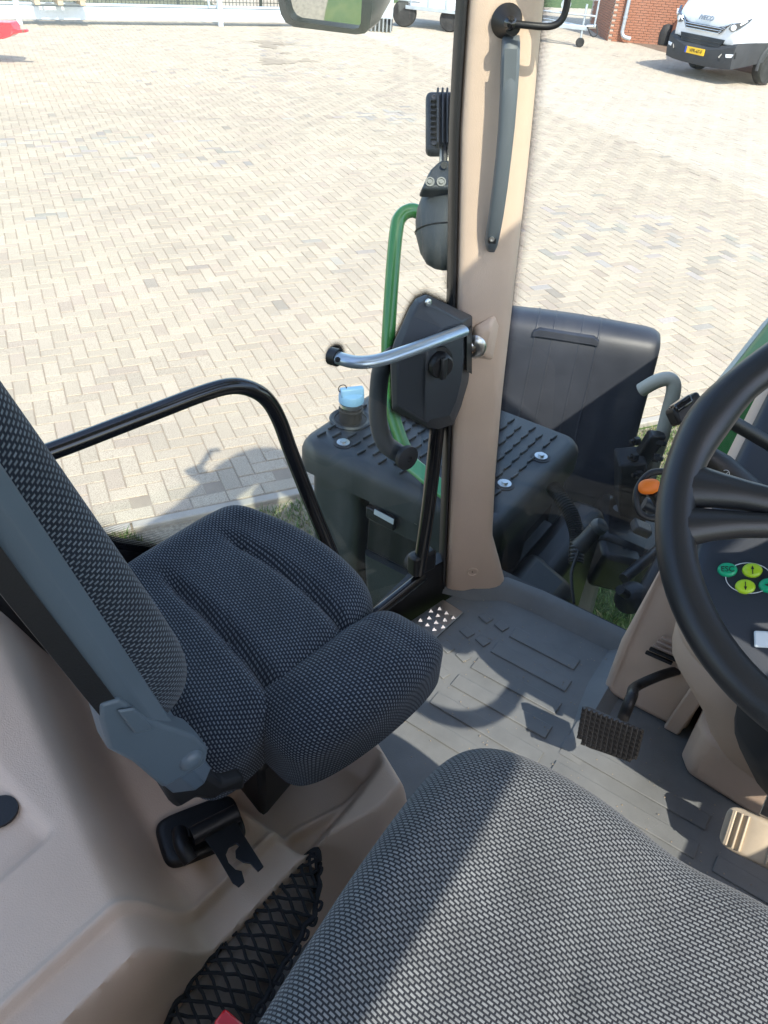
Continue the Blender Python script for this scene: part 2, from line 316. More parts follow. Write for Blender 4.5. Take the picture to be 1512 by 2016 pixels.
# ================================================================== the ground
g = MB().add([(-900, -900, -.03), (900, -900, -.03), (900, 900, -.03), (-900, 900, -.03)], [(0, 1, 2, 3)]).build('ground', 'lawn_soil', world=True, smooth=False); tag(g, kind='structure')
KAZ = R(63.5); KD = np.array([math.sin(KAZ), math.cos(KAZ), 0]); ND = np.array([-math.cos(KAZ), math.sin(KAZ), 0])   # along the kerb, away from the tractor
K0 = gnd(590, 958)
def kn(k, n, z=0.): return K0+KD*k+ND*n+np.array([0, 0, z])
pav = MB().add([kn(-45, -.02, -.0055), kn(60, -.02, -.0055), kn(60, 26.3, -.0055), kn(-45, 26.3, -.0055)], [(0, 1, 2, 3)]).build('pavement', 'sand', world=True, smooth=False); tag(pav, kind='structure')
U = .1075
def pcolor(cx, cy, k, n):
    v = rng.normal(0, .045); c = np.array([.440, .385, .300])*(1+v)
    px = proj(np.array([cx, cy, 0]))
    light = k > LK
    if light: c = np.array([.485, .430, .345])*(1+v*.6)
    else:
        if rng.random() < .008: c = c*rng.uniform(.72, .85)*np.array([.97, 1.0, 1.05])
        if rng.random() < .10: c = c*np.array([.95, .93, .95])
        # grey replacement stones lie in loose clusters
        w8 = max([math.exp(-(((k-a)*.6)**2+((n-b)*1.0)**2)/s) for a, b, s in CL])
        if rng.random() < w8*.26: c = np.array([.372, .342, .292])*rng.uniform(.85, 1.15)*np.array([rng.uniform(.96, 1.04), 1, rng.uniform(.95, 1.06)])
    return np.clip(c, 0, 1)
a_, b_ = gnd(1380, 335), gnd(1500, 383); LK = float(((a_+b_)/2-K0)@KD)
CLP = [(1110, 490, .5), (1180, 430, .4), (1290, 470, .3), (230, 280, .5), (60, 265, .3), (330, 300, .5), (120, 415, .1), (640, 505, .1), (560, 90, .8), (420, 155, .5), (640, 140, .6), (760, 230, .4), (1370, 625, .08), (1420, 480, .3), (520, 150, .4)]
CL = [(float((gnd(a, b)-K0)@KD), float((gnd(a, b)-K0)@ND), s) for a, b, s in CLP]
cells = []
for i in range(-150, 330):
    for j in range(1, 244):
        q = (i-j) % 4
        if q == 0: k, n, hz = (i+1)*U, (j+.5)*U, True
        elif q == 3: k, n, hz = (i+.5)*U, (j+1)*U, False
        else: continue
        cells.append((k, n, hz))
for i in range(-80, 170): cells.append(((2*i+1)*U, .5*U, True))
C = np.array([(k, n, h) for k, n, h in cells]); X = K0+C[:, :1]*KD+C[:, 1:2]*ND
P = proj(X); ok = (P[:, 2] > .5) & (P[:, 0] > -260) & (P[:, 0] < 1780) & (P[:, 1] > -60) & (P[:, 1] < 1500)
C, X, P = C[ok], X[ok], P[ok]
shown = (P[:, 0] > 20) & (P[:, 0] < 1500) & ((P[:, 0] < 600) | (P[:, 0] > 1325)) & (P[:, 1] < 1010) & ~((P[:, 0] < 330) & (P[:, 1] > 760+.9*P[:, 0])) & ~((P[:, 0] > 1325) & (P[:, 1] > 800-.9*(P[:, 0]-1325)*1.1)) & ~((P[:, 0] > 1325) & (P[:, 1] > 690))
dist = np.linalg.norm(X-np.array([0, 0, CAM_H]), axis=1); dist[~shown] += 1e3
order = np.argsort(dist); near = set(order[:300].tolist())
def pv(hl, hw, ch=.004):
    return [(-hl+ch, -hw+ch, 0), (hl-ch, -hw+ch, 0), (hl-ch, hw-ch, 0), (-hl+ch, hw-ch, 0), (-hl, -hw, -ch), (hl, -hw, -ch), (hl, hw, -ch), (-hl, hw, -ch), (-hl, -hw, -.014), (hl, -hw, -.014), (hl, hw, -.014), (-hl, hw, -.014)], \
        [(0, 1, 2, 3), (4, 5, 1, 0), (5, 6, 2, 1), (6, 7, 3, 2), (7, 4, 0, 3), (8, 9, 5, 4), (9, 10, 6, 5), (10, 11, 7, 6), (11, 8, 4, 7)]
HL, HW = U-.0032, U/2-.0032
pvv, pvf = pv(HL, HW)
pme = bpy.data.meshes.new('paver'); pme.from_pydata(pvv, [], pvf); pme.materials.append(M['paver_one'])
pavo = np.array(pav['_o'])
bigV, bigF, bigC = [], [], []
base = np.array(pvv); ang0 = math.atan2(KD[1], KD[0])
for idx in range(len(C)):
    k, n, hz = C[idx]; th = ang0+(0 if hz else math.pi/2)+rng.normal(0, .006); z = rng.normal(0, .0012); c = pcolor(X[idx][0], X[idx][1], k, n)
    if idx in near:
        o = bpy.data.objects.new('paver', pme); COL.objects.link(o); o.parent = pav
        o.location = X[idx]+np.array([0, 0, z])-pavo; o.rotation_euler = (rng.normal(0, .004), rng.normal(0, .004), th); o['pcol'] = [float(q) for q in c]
    else:
        cs, sn = math.cos(th), math.sin(th); far = dist[idx] % 1000 > 13
        B = base[:4] if False else (base[:8] if far else base)
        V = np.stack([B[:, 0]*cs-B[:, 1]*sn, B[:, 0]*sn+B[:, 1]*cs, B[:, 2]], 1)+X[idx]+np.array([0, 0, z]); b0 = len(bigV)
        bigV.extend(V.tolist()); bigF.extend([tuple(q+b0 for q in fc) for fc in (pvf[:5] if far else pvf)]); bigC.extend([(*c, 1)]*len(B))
me = bpy.data.meshes.new('paver_field'); me.from_pydata((np.array(bigV)-pavo).tolist(), [], bigF); me.materials.append(M['paver_many'])
ca = me.color_attributes.new('pcol', 'FLOAT_COLOR', 'POINT'); ca.data.foreach_set('color', np.array(bigC, float).ravel())
o = bpy.data.objects.new('paver_field', me); COL.objects.link(o); o.parent = pav; tag(o, kind='stuff')
# kerb of long concrete edgings
kb = MB().add([kn(-45, -.075, -.02), kn(60, -.075, -.02), kn(60, -.005, -.02), kn(-45, -.005, -.02)], [(0, 1, 2, 3)]).build('kerb', 'sand', world=True, smooth=False); tag(kb, kind='structure')
for i in range(-4, 9):
    MB().box(kn(i*1.0+.5, -.045, -.02+rng.normal(0, .002)), (.99, .06, .055), (KD, ND, (0, 0, 1))).build('edging', 'concrete', kb, world=True, bevel=.008)
vg = MB(); G = [[kn(k, -.07-.11*j-.03*math.sin(k*3+j), -.024+.004*math.sin(k*9+j*2)) for j in range(6)] for k in np.arange(-8, 10, .25)]
tag(vg.grid(G).build('gravel_strip', 'gravel', world=True), kind='structure')
# grass on the near side of the kerb
nb = 150000; kk = rng.uniform(-2.6, 4.6, nb); nn = -.03-rng.random(nb)**1.15*3.4
X = K0+kk[:, None]*KD+nn[:, None]*ND; P = proj(X)
patch = np.sin(kk*5.1+1)+np.sin(nn*7.3+kk*2)+np.sin(kk*11-nn*5)*.6
dens = np.where(nn > -.55, (patch > .25+np.clip((nn+.55)*1.6, 0, .9))*1., .95); dens = np.where((kk > -.55) & (nn < -.12), 1., dens)
ok = (P[:, 2] > .8) & (P[:, 0] > 150) & (P[:, 0] < 1450) & (P[:, 1] > 780) & (P[:, 1] < 1500) & (rng.random(nb) < dens)
X, patch = X[ok], patch[ok]; nb = len(X)
h = rng.uniform(.02, .06, nb); a = rng.uniform(0, 6.283, nb); lean = rng.normal(0, .5, (nb, 2))*h[:, None]; wd_ = rng.uniform(.0015, .0032, nb)
sx = np.stack([np.cos(a)*wd_, np.sin(a)*wd_, 0*a], 1); V = np.empty((nb, 5, 3)); top = np.stack([lean[:, 0], lean[:, 1], h], 1)
z0 = np.array([0, 0, -.03]); V[:, 0] = X-sx+z0; V[:, 1] = X+sx+z0; V[:, 2] = X+sx*.8+top*np.array([.35, .35, .6])+z0; V[:, 3] = X-sx*.8+top*np.array([.35, .35, .6])+z0; V[:, 4] = X+top+z0
F = np.arange(nb)[:, None]*5; faces = [tuple(q) for q in (F+np.array([0, 1, 2, 3])).tolist()]+[tuple(q) for q in (F+np.array([3, 2, 4])).tolist()]
gc = np.where(rng.random((nb, 1)) < .28, np.array([[.20, .19, .075]]), np.array([[.075, .135, .03]]))*rng.uniform(.6, 1.5, (nb, 1))
me = bpy.data.meshes.new('grass'); me.from_pydata(V.reshape(-1, 3).tolist(), [], faces); me.materials.append(M['grass'])
ca = me.color_attributes.new('pcol', 'FLOAT_COLOR', 'POINT'); ca.data.foreach_set('color', np.repeat(np.concatenate([gc, np.ones((nb, 1))], 1), 5, 0).ravel())
o = bpy.data.objects.new('grass', me); COL.objects.link(o); tag(o, kind='stuff')
# bare earth along the far building
ea, eb = gnd(1236, 82), gnd(1345, 128)
e = MB().add([gnd(1228, 80, .004), gnd(1340, 112, .004), gnd(1500, 150, .004), gnd(1700, 120, .004), gnd(1600, 20, .004), gnd(1300, 60, .004)], [(0, 1, 2, 3, 4, 5)]).build('bare_earth', 'dirt_ground', world=True, smooth=False); tag(e, kind='structure')
# oil stains are part of the stones: two small dark sheets of dried oil
for i, (px, py, rx, ry) in enumerate([(532, 86, .42, .30), (541, 121, .36, .22), (606, 119, .2, .12), (562, 104, .14, .10)]):
    c = gnd(px, py, .006); pts = []
    for q in range(26):
        an = q/26*6.283; rr = 1+.3*math.sin(3*an+i)+.18*rng.normal(); pts.append(c+np.array([math.cos(an)*rx*rr, math.sin(an)*ry*rr*1.6, 0]))
    s = MB().add(pts, [tuple(range(26))]).build('oil_stain', 'stain', world=True, smooth=False); tag(s, kind='structure')
# ================================================================== far left: gate, fence, pallet, red implement
ga, gb_ = gnd(-60, 46.5), gnd(560, 52.5); gd = nrm(gb_-ga); gn = np.array([-gd[1], gd[0], 0]); up = np.array([0, 0, 1.])
gl = float(np.linalg.norm(gb_-ga)+1.2)
t = thing('sliding_gate', 'galvanised sliding gate with a pale deep bottom beam across the far side of the yard', 'gate', ga, world=True)
MB().box(ga+gd*gl/2+up*.235, (gl, .10, .27), (gd, gn, up)).build('bottom_beam', 'galv_pale', t, world=True, bevel=.01)
MB().box(ga+gd*gl/2+up*.405+gn*.12, (gl, .12, .05), (gd, gn, up)).build('top_rail', 'galv', t, world=True, bevel=.006)
def gate_post(px, lean=0):
    p = gnd(px, 49); p = ga+gd*((p-ga)@gd)-gn*.09
    MB().box(p+up*.9+gd*lean*.5, (.12, .10, 1.8), (gd, gn, up+gd*lean*.5)).build('post', 'galv_pale', t, world=True, bevel=.008)
gate_post(40); gate_post(428)
p = ga+gd*((gnd(410, 49)-ga)@gd)
MB().tube([p+up*.43-gn*.02, p+gd*-.2+up*1.8-gn*.02], .03, 8).build('brace', 'galv', t, world=True)
p = ga+gd*((gnd(36, 49)-ga)@gd)
MB().tube([p+up*.05-gd*.9, p+up*.9-gn*.02], .03, 8).build('brace', 'galv', t, world=True)
# mesh fence behind it
t = thing('mesh_fence', 'dark wire mesh fence standing behind the galvanised gate', 'fence', ga+gn*1.6, world=True)
mbv, mbh = MB(), MB()
for i in range(int(gl/.1)): mbv.box(ga+gn*1.6+gd*(i*.1)+up*.9, (.014, .014, 1.8), (gd, gn, up))
for i in range(12): mbh.box(ga+gn*1.612+gd*gl/2+up*(.06+i*.15), (gl, .016, .016), (gd, gn, up))
tag(mbv.build('vertical_wires', 'fence_dark', t, world=True, smooth=False), kind='stuff'); tag(mbh.build('horizontal_wires', 'fence_dark', t, world=True, smooth=False), kind='stuff')
for px in (165, 366, 525):
    p = gnd(px, 40); p = ga+gn*1.65+gd*((p-ga)@gd); MB().box(p+up*.9, (.07, .07, 1.8), (gd, gn, up)).build('post', 'fence_dark', t, world=True)
# verge behind the fence
v = MB(); G = []
for i in range(60):
    G.append([ga+gd*(i*gl/59-2)+gn*(2+j*.8)+up*(.02+.25*j/12+rng.normal(0, .06)) for j in range(14)])
v.grid(G).build('verge', 'verge', world=True); tag(bpy.data.objects['verge'], kind='structure')
# pallet lying on the rail with a coil on it
pc = gnd(120, 49); pc = ga+gd*((pc-ga)@gd)+gn*.05
t = thing('pallet', 'weathered wooden pallet resting on the gate rail', 'pallet', pc+up*.43, world=True)
for k in range(3): MB().box(pc+gd*((k-1)*.5)+up*.5-gn*.25, (.12, .8, .1), (gd, gn, up)).build('bearer', 'wood', t, world=True, bevel=.006)
for k in range(5): MB().box(pc+gn*(-.6+k*.2)+up*.565, (1.16, .12, .024), (gd, gn, up)).build('board', 'wood', t, world=True, bevel=.004)
co = pc+up*.60-gn*.35-gd*.2
mb = MB(); mb.tube([co+.16*np.array([math.cos(q), math.sin(q), 0])+up*(.03+.02*math.sin(q*1.5)) for q in np.linspace(0, 18, 60)], .022, 8)
tag(mb.build('hose_coil', 'rope', world=True), 'pale rope coil lying on the wooden pallet', 'rope')
mb = MB().lathe([(.0, 0), (.1, .01), (.13, .12), (.1, .28), (.05, .36), (.0, .36)], pc+up*.585+gd*.12-gn*.3, nrm(gd+up*.35), 16)
tag(mb.build('canister', 'galv', world=True), 'grey metal canister lying on the wooden pallet', 'canister')
# red implement

t = thing('red_implement', 'bright red implement arm reaching in at the left edge of the yard', 'implement', gnd(-30, 132), world=True)
rx = np.array([1., -.05, 0])
def rp(px, py, dz=0): return wd(px, py, 14.0)
mb = MB(); mb.prism([rp(-90, 40), rp(18, 45), rp(24, 53), rp(26, 66), rp(18, 73), rp(6, 77), rp(-90, 82)], np.array([0, .35, 0])); mb.build('head', 'red', t, world=True, bevel=.02)
mb = MB(); mb.prism([rp(22, 56), rp(36, 59), rp(50, 58), rp(53, 61), rp(52, 64), rp(38, 65), rp(24, 67)], np.array([0, .10, 0])); mb.build('arm', 'red', t, world=True, bevel=.01)
MB().tube([rp(46, 61)+np.array([0, -.03, 0]), rp(46, 61)+np.array([0, .14, 0])], .018, 10).build('pin', 'rust', t, world=True)
MB().tube([rp(-60, 60)+np.array([0, .2, 0]), gnd(-75, 136)+np.array([0, .3, 0])], .05, 10).build('support_leg', 'red', t, world=True)
MB().tube([rp(-95, 60)+np.array([-2, .2, 0]), rp(-60, 60)+np.array([0, .2, 0])], .12, 10).build('beam', 'red', t, world=True)
# ================================================================== brick building
ba, bb = gnd(1196, 81), gnd(1420, 98)
bd = nrm(np.array([*(bb-ba)[:2], 0])); bn = np.array([bd[1], -bd[0], 0]); bn = bn if bn@(-ba) > 0 else -bn
t = thing('brick_building', 'orange brick building behind the white van', 'building', ba, world=True)
L_, Hh = 9.0, 3.6
MB().box(ba+bd*L_/2-bn*1.53+up*Hh/2, (L_-.02, 3, Hh), (bd, bn, up)).build('wall', 'mortar', t, world=True, smooth=False)
bmx = []
bl, bh = .22, .0625
bme = bpy.data.meshes.new('brick'); q = MB().box((0, 0, 0), (bl-.012, .03, bh-.011)); bme.from_pydata(q.v, [], q.f); bme.materials.append(M['brick'])
cand = []
for r_ in range(int(Hh/bh)):
    for c_ in range(int(L_/bl)+1):
        u = c_*bl+(bl/2 if r_ % 2 else 0)
        if u < bl/2 or u > L_-.1: continue
        X = ba+bd*u+up*(r_*bh+bh/2)-bn*.02; pr = proj(X); cand.append((X, pr))
vis = [i for i, (X, pr) in enumerate(cand) if -5 < pr[1] < 110 and 1180 < pr[0] < 1400]
vis = sorted(vis, key=lambda i: cand[i][1][2])[:300]; vs = set(vis)
rest = MB()
to = np.array(t['_o']); ba_ = math.atan2(bd[1], bd[0])
wallobj = bpy.data.objects['wall']
for i, (X, pr) in enumerate(cand):
    dz = rng.normal(0, .002)
    if i in vs:
        o = bpy.data.objects.new('brick', bme); COL.objects.link(o); o.parent = wallobj; o.location = X+bn*dz-to; o.rotation_euler = (0, 0, ba_)
    else: rest.box(X+bn*dz, (bl-.012, .03, bh-.011), (bd, bn, up))
for r_ in range(int(Hh/bh)):
    for c_ in range(12): rest.box(ba-bn*(.15+c_*bl+(bl/2 if r_ % 2 else 0))+up*(r_*bh+bh/2)+bd*.005, (.03, bl-.012, bh-.011), (bd, bn, up))
tag(rest.build('brick_courses', 'brick', wallobj, world=True, smooth=False), kind='stuff')
dp = gnd(1218, 82)
dp = ba+bd*((dp-ba)@bd)+bn*.09
t = thing('downpipe', 'grey rain downpipe with a bent shoe on the brick wall', 'downpipe', dp, world=True)
MB().tube(crv([dp+up*3.4, dp+up*.55, dp+up*.28, dp+up*.16+bd*.06+bn*.04, dp+up*.12+bd*.26+bn*.1], 5), .055, 12).build('pipe', 'galv', t, world=True)
MB().lathe([(.066, 0), (.066, .05)], dp+up*.6, up, 14).build('bracket', 'galv', t, world=True)
# rusty plate by the wall, then a dark rounded body standing in for a shadow
rc = gnd(1340, 90)
mb = MB(); pts = [gnd(1312, 92, 0)+up*.02, gnd(1347, 98, 0)+up*.02]
ax = nrm(pts[1]-pts[0]); c0 = pts[0]
mb.prism([c0, c0+ax*.75, c0+ax*.78+up*.75, c0+ax*.5+up*.95, c0+ax*.46+up*.86, c0+ax*.22+up*.98, c0+ax*.18+up*.8, c0+ax*.03+up*.55], np.array([ax[1], -ax[0], 0])*-.35)
tag(mb.build('scrap_pile', 'rust', world=True, bevel=.03), 'rusty brown pile of scrap against the brick wall behind the van', 'scrap')
mb = MB().lathe([(.0, 0), (.24, .02), (.26, .3), (.2, .5), (.08, .58), (0, .58)], gnd(1304, 88), up, 16)
tag(mb.build('shadow_body', 'black_rough', world=True), 'small dark rounded body standing in for a shadow by the brick wall', 'shadow')
# ================================================================== trailer and skip
ta, tb = gnd(795, 53), gnd(1130, 92)
tx_ = nrm(np.array([*(tb-ta)[:2], 0])); tn = np.array([tx_[1], -tx_[0], 0]); tn = tn if tn@(-ta) > 0 else -tn
t = thing('flatbed_trailer', 'galvanised trailer with white box side and a jockey wheel on its drawbar', 'trailer', ta, world=True)
def tq(u, n, z): return ta+tx_*u-tn*n+up*z
def wheel(c, ax, r, w_, parent, rimcol, spokes=8):
    wh = MB().lathe([(r*.55, -w_/2), (r*.9, -w_/2), (r, -w_*.32), (r, w_*.32), (r*.9, w_/2), (r*.55, w_/2)], c, ax, 32).build('wheel', 'tyre', parent, world=True)
    p2 = dict(_o=wh['_o'])
    rm = MB().lathe([(r*.58, -w_*.35), (r*.58, w_*.42), (r*.5, w_*.46), (r*.46, w_*.3), (r*.22, w_*.34), (r*.2, w_*.46), (0.001, w_*.46)], c, ax, 32).build('rim', rimcol, wh, world=True)
    h = MB(); a = nrm(np.cross(ax, up))
    for k in range(spokes):
        q = 2*math.pi*k/spokes; h.lathe([(r*.06, w_*.30), (r*.06, w_*.335)], c+(a*math.cos(q)+np.cross(ax, a)*math.sin(q))*r*.35, ax, 10)
    tag(h.build('rim_holes', 'black', wh, world=True), kind='stuff'); return wh
wheel(tq(0, .0, .34), tn, .34, .2, t, 'white_paint'); wheel(tq(1.35, .05, .30), tn, .30, .2, t, 'white_paint')
MB().box(tq(.0, .0, .66), (.95, .26, .05), (tx_, tn, up)).build('mudguard', 'galv', t, world=True, bevel=.02)
MB().box(tq(1.75, .75, .85), (3.3, 1.7, .62), (tx_, tn, up)).build('box_side', 'white_pale', t, world=True, bevel=.015)
MB().box(tq(1.75, -.11, .50), (3.4, .06, .09), (tx_, tn, up)).build('side_rail', 'galv', t, world=True, bevel=.006)
fr = MB()
for k in range(7): fr.box(tq(.15+k*.55, -.115, .82), (.05, .03, .62), (tx_, tn, up))
for k in range(7): pass
for k in range(7): MB().box(tq(.2+k*.52, -.125, .83), (.05, .03, .60), (tx_, tn, up)).build('stanchion', 'galv', t, world=True, bevel=.004)
jw = gnd(1140, 93)
ju = float((jw-ta)@tx_); jn = -float((jw-ta)@tn)
MB().prism([tq(3.3, .1, .40), tq(ju+.15, jn+.06, .40), tq(ju+.15, jn-.04, .40), tq(3.3, -.02, .40)], up*.11).build('drawbar', 'galv', t, world=True, bevel=.01)
MB().prism([tq(3.3, 1.4, .40), tq(ju+.1, jn+.10, .40), tq(ju+.1, jn+.0, .40), tq(3.3, 1.28, .40)], up*.10).build('drawbar', 'galv', t, world=True, bevel=.01)
MB().tube([tq(ju, jn, .16), tq(ju, jn, 1.0)], .03, 10).build('jockey_tube', 'galv', t, world=True)
wheel(tq(ju, jn, .115), tn, .115, .08, t, 'galv', 5)
MB().tube([tq(ju+.1, jn, .5), tq(ju+.35, jn+.05, .52)], .05, 10).build('coupling', 'steel', t, world=True)
MB().tube(crv([tq(ju+.12, jn-.08, .5), tq(ju+.3, jn-.1, .3), tq(ju+.42, jn-.05, .35), tq(ju+.35, jn, .55)], 5), .018, 8).build('cable', 'rubber', t, world=True)
wi = tq(ju-.55, jn-.02, .95)
MB().lathe([(.13, -.02), (.13, .02), (.05, .02), (.05, .08), (.12, .08), (.12, .11)], wi, tn, 20).build('winch_drum', 'galv', t, world=True)
MB().tube([tq(ju-.55, jn, .45), wi], .03, 8).build('winch_post', 'galv', t, world=True)
for z_ in (.75, 1.12): MB().tube([tq(3.3, -.05, z_), tq(ju+.3, jn-.02, z_)], .025, 8).build('rail', 'galv', t, world=True)
MB().tube([tq(ju+.3, jn-.02, .5), tq(ju+.3, jn-.02, 1.6)], .025, 8).build('rail', 'galv', t, world=True)
# grey ribbed skip
ca_, cb_ = gnd(728, 62), gnd(774, 65)
sx_ = nrm(np.array([*(cb_-ca_)[:2], 0])); sn_ = np.array([sx_[1], -sx_[0], 0]); sn_ = sn_ if sn_@(-ca_) > 0 else -sn_
t = thing('loader_bucket', 'grey steel bucket with ribbed lower edge beside the trailer wheel', 'bucket', ca_, world=True)
MB().box(ca_+sx_*.30-sn_*.3+up*.62, (.62, .6, .62), (sx_, sn_, up)).build('body', 'galv', t, world=True, bevel=.02)
for k in range(6): MB().box(ca_+sx_*(.04+k*.105)-sn_*.03+up*.16, (.04, .12, .32), (sx_, sn_, up)).build('rib', 'galv_dark', t, world=True, bevel=.006)
MB().box(ca_+sx_*.30-sn_*.32+up*.17, (.64, .4, .28), (sx_, sn_, up)).build('base', 'bumper', t, world=True)
MB().tube(crv([ca_+sx_*.25+sn_*.02+up*.72, ca_+sx_*.25+sn_*.05+up*.66, ca_+sx_*.33+sn_*.05+up*.66, ca_+sx_*.33+sn_*.02+up*.72], 3), .012, 6).build('latch', 'bumper', t, world=True)
# ================================================================== white van
wl, wr = gnd(1372, 137), gnd(1497, 167)
ac = (wl+wr)/2; vr = nrm(wr-wl); vf = np.array([vr[1], -vr[0], 0]); vf = vf if vf@(-ac) > 0 else -vf; ac[2] = 0
ac = ac-vr*.0
t = thing('delivery_van', 'white delivery van with black bumper and yellow plate parked by the brick wall', 'van', ac, world=True)
VS = 1.08
def vq(u, f_, z): return ac+(vr*u+vf*(f_+.32*(f_ > .3))+up*z)*VS          # u to the picture's right, f ahead of the front axle
def sec(f_, hw, zt, zb, rnd=.10):                         # cross section ring
    pts = []
    prof = [(-hw, zb), (-hw*1.0, zb+(zt-zb)*.45), (-hw*.97, zt-rnd*1.6), (-hw*.90, zt-rnd*.5), (-hw*.72, zt-rnd*.08), (-hw*.35, zt), (0, zt+.012), (hw*.35, zt), (hw*.72, zt-rnd*.08), (hw*.90, zt-rnd*.5), (hw*.97, zt-rnd*1.6), (hw, zb+(zt-zb)*.45), (hw, zb)]
    return [vq(u, f_, z) for u, z in prof]
body = MB().loft([sec(.86, .62, 1.12, .80, .05), sec(.84, .78, 1.20, .74, .08), sec(.76, .86, 1.30, .70), sec(.62, .93, 1.40, .66), sec(.35, .98, 1.50, .6), sec(.0, 1.0, 1.57, .6), sec(-.25, 1.0, 1.62, .6)], True).build('body', 'white_paint', t, world=True, ang=50)
MB().loft([sec(-.2, 1.0, 1.62, .45), sec(-.75, 1.0, 2.35, .45), sec(-1.1, 1.0, 2.6, .45), sec(-5.0, 1.0, 2.65, .45)], True).build('cabin', 'white_paint', t, world=True)
MB().add([vq(-.86, -.205, 1.655), vq(.86, -.205, 1.655), vq(.78, -.80, 2.42), vq(-.78, -.80, 2.42)], [(0, 1, 2, 3)]).build('windscreen', 'van_glass', t, world=True)
for s in (-1, 1): MB().add([vq(s*1.006, -.45, 1.55), vq(s*1.006, -1.5, 1.55), vq(s*1.006, -1.5, 2.2), vq(s*1.006, -.85, 2.2)], [(0, 1, 2, 3)]).build('side_window', 'van_glass', t, world=True)
def strip(pts, th, wid, name, mt, par):                  # a bar following front points
    return MB().tube(pts, th, 8, upv=(0, 0, 1), flat=wid).build(name, mt, par, world=True)
# bumper
def bsec(u, f_, zt, zb): return [vq(u, f_-.25, zb+.03), vq(u, f_, zb), vq(u, f_+.03, (zb+zt)/2-.08), vq(u, f_+.02, zt-.06), vq(u, f_-.03, zt), vq(u, f_-.25, zt)]
MB().loft([bsec(-1.0, .46, .80, .42), bsec(-.99, .60, .80, .36), bsec(-.90, .82, .78, .31), bsec(-.62, .90, .70, .29), bsec(-.3, .93, .64, .28), bsec(.3, .93, .64, .28), bsec(.62, .90, .70, .29), bsec(.90, .82, .78, .31), bsec(.99, .60, .80, .36), bsec(1.0, .46, .80, .42)], True).build('bumper', 'bumper', t, world=True, ang=30)
MB().prism([vq(-.60, .83, .80), vq(-.50, .86, .62), vq(.50, .86, .62), vq(.60, .83, .80)], vf*.045).build('lower_intake', 'black', t, world=True)
for z_ in (.67, .73): strip([vq(-.52, .905, z_), vq(.52, .905, z_)], .008, 1, 'intake_bar', 'bumper', t)
# grille
gr = [(-.66, .80, 1.19), (-.60, .84, 1.13), (-.46, .875, .98), (.46, .875, .98), (.60, .84, 1.13), (.66, .80, 1.19), (.50, .865, 1.115), (.40, .88, 1.09), (-.40, .88, 1.09), (-.50, .865, 1.115)]
gm = MB().prism([vq(u, f_+.030, z-.085) for u, f_, z in gr], vf*.02).build('grille', 'black_gloss', t, world=True)
for k, (dz, s_) in enumerate(((0, 1.0), (-.045, .96), (-.09, .91))):
    strip([vq(-.62*s_, .875, 1.165-.085+dz*.9), vq(-.47*s_, .935, 1.075-.085+dz), vq(.47*s_, .935, 1.075-.085+dz), vq(.62*s_, .875, 1.165-.085+dz*.9)], .008, 1, 'grille_bar', 'chrome', gm)
for s in (-1, 1):
    hl = MB().prism([vq(s*.60, .855, 1.00), vq(s*.70, .84, .955), vq(s*.82, .79, 1.02), vq(s*.93, .68, 1.16), vq(s*.965, .60, 1.25), vq(s*.82, .78, 1.14), vq(s*.66, .85, 1.10)], vf*.05+vr*s*.03).build('headlight', 'headlamp_in', t, world=True, bevel=.012)
    MB().lathe([(.06, 0), (.055, .02), (.03, .024), (.001, .024)], vq(s*.735, .875, 1.035), nrm(vf+vr*s*.5), 16).build('projector', 'lens', hl, world=True)
    MB().prism([vq(s*.84, .80, 1.085), vq(s*.92, .715, 1.165), vq(s*.91, .73, 1.185), vq(s*.82, .815, 1.11)], vf*.05+vr*s*.03).build('daylight_strip', 'lens', hl, world=True)
    fg = MB().prism([vq(s*.60, .895, .60), vq(s*.92, .795, .62), vq(s*.93, .785, .52), vq(s*.84, .83, .43), vq(s*.62, .905, .43)], vf*.03).build('fog_recess', 'black', t, world=True)
    MB().prism([vq(s*.74, .87, .57), vq(s*.90, .815, .585), vq(s*.88, .82, .52), vq(s*.76, .865, .51)], vf*.035).build('fog_lamp', 'lens', fg, world=True, bevel=.006)
    MB().prism([vq(s*.64, .91, .48), vq(s*.68, .90, .56), vq(s*.66, .905, .57), vq(s*.61, .915, .5)], vf*.03).build('trim', 'chrome', fg, world=True)
for u in (-.90, .90):
    wheel(vq(u*1.0, 0, .345), vr*(1 if u > 0 else -1), .36, .24, t, 'white_pale', 8)
for u in (-1, 1): MB().tube([vq(u*1.0, -.0, .36)+(vf*math.cos(q)+up*math.sin(q))*.47 for q in np.linspace(-.15, 3.3, 22)], .045, 8).build('wheel_arch', 'bumper', t, world=True)
wheel(vq(.9, -3.4, .36), vr, .36, .24, t, 'white_pale', 8)
pl_ = MB().box(vq(.0, .965, .52), (.54, .02, .13), (vr, vf, up)).build('number_plate', 'yellow_plate', t, world=True, bevel=.004)
MB().box(vq(-.25, .977, .52), (.045, .006, .12), (vr, vf, up)).build('country_band', 'blue_plate', pl_, world=True)
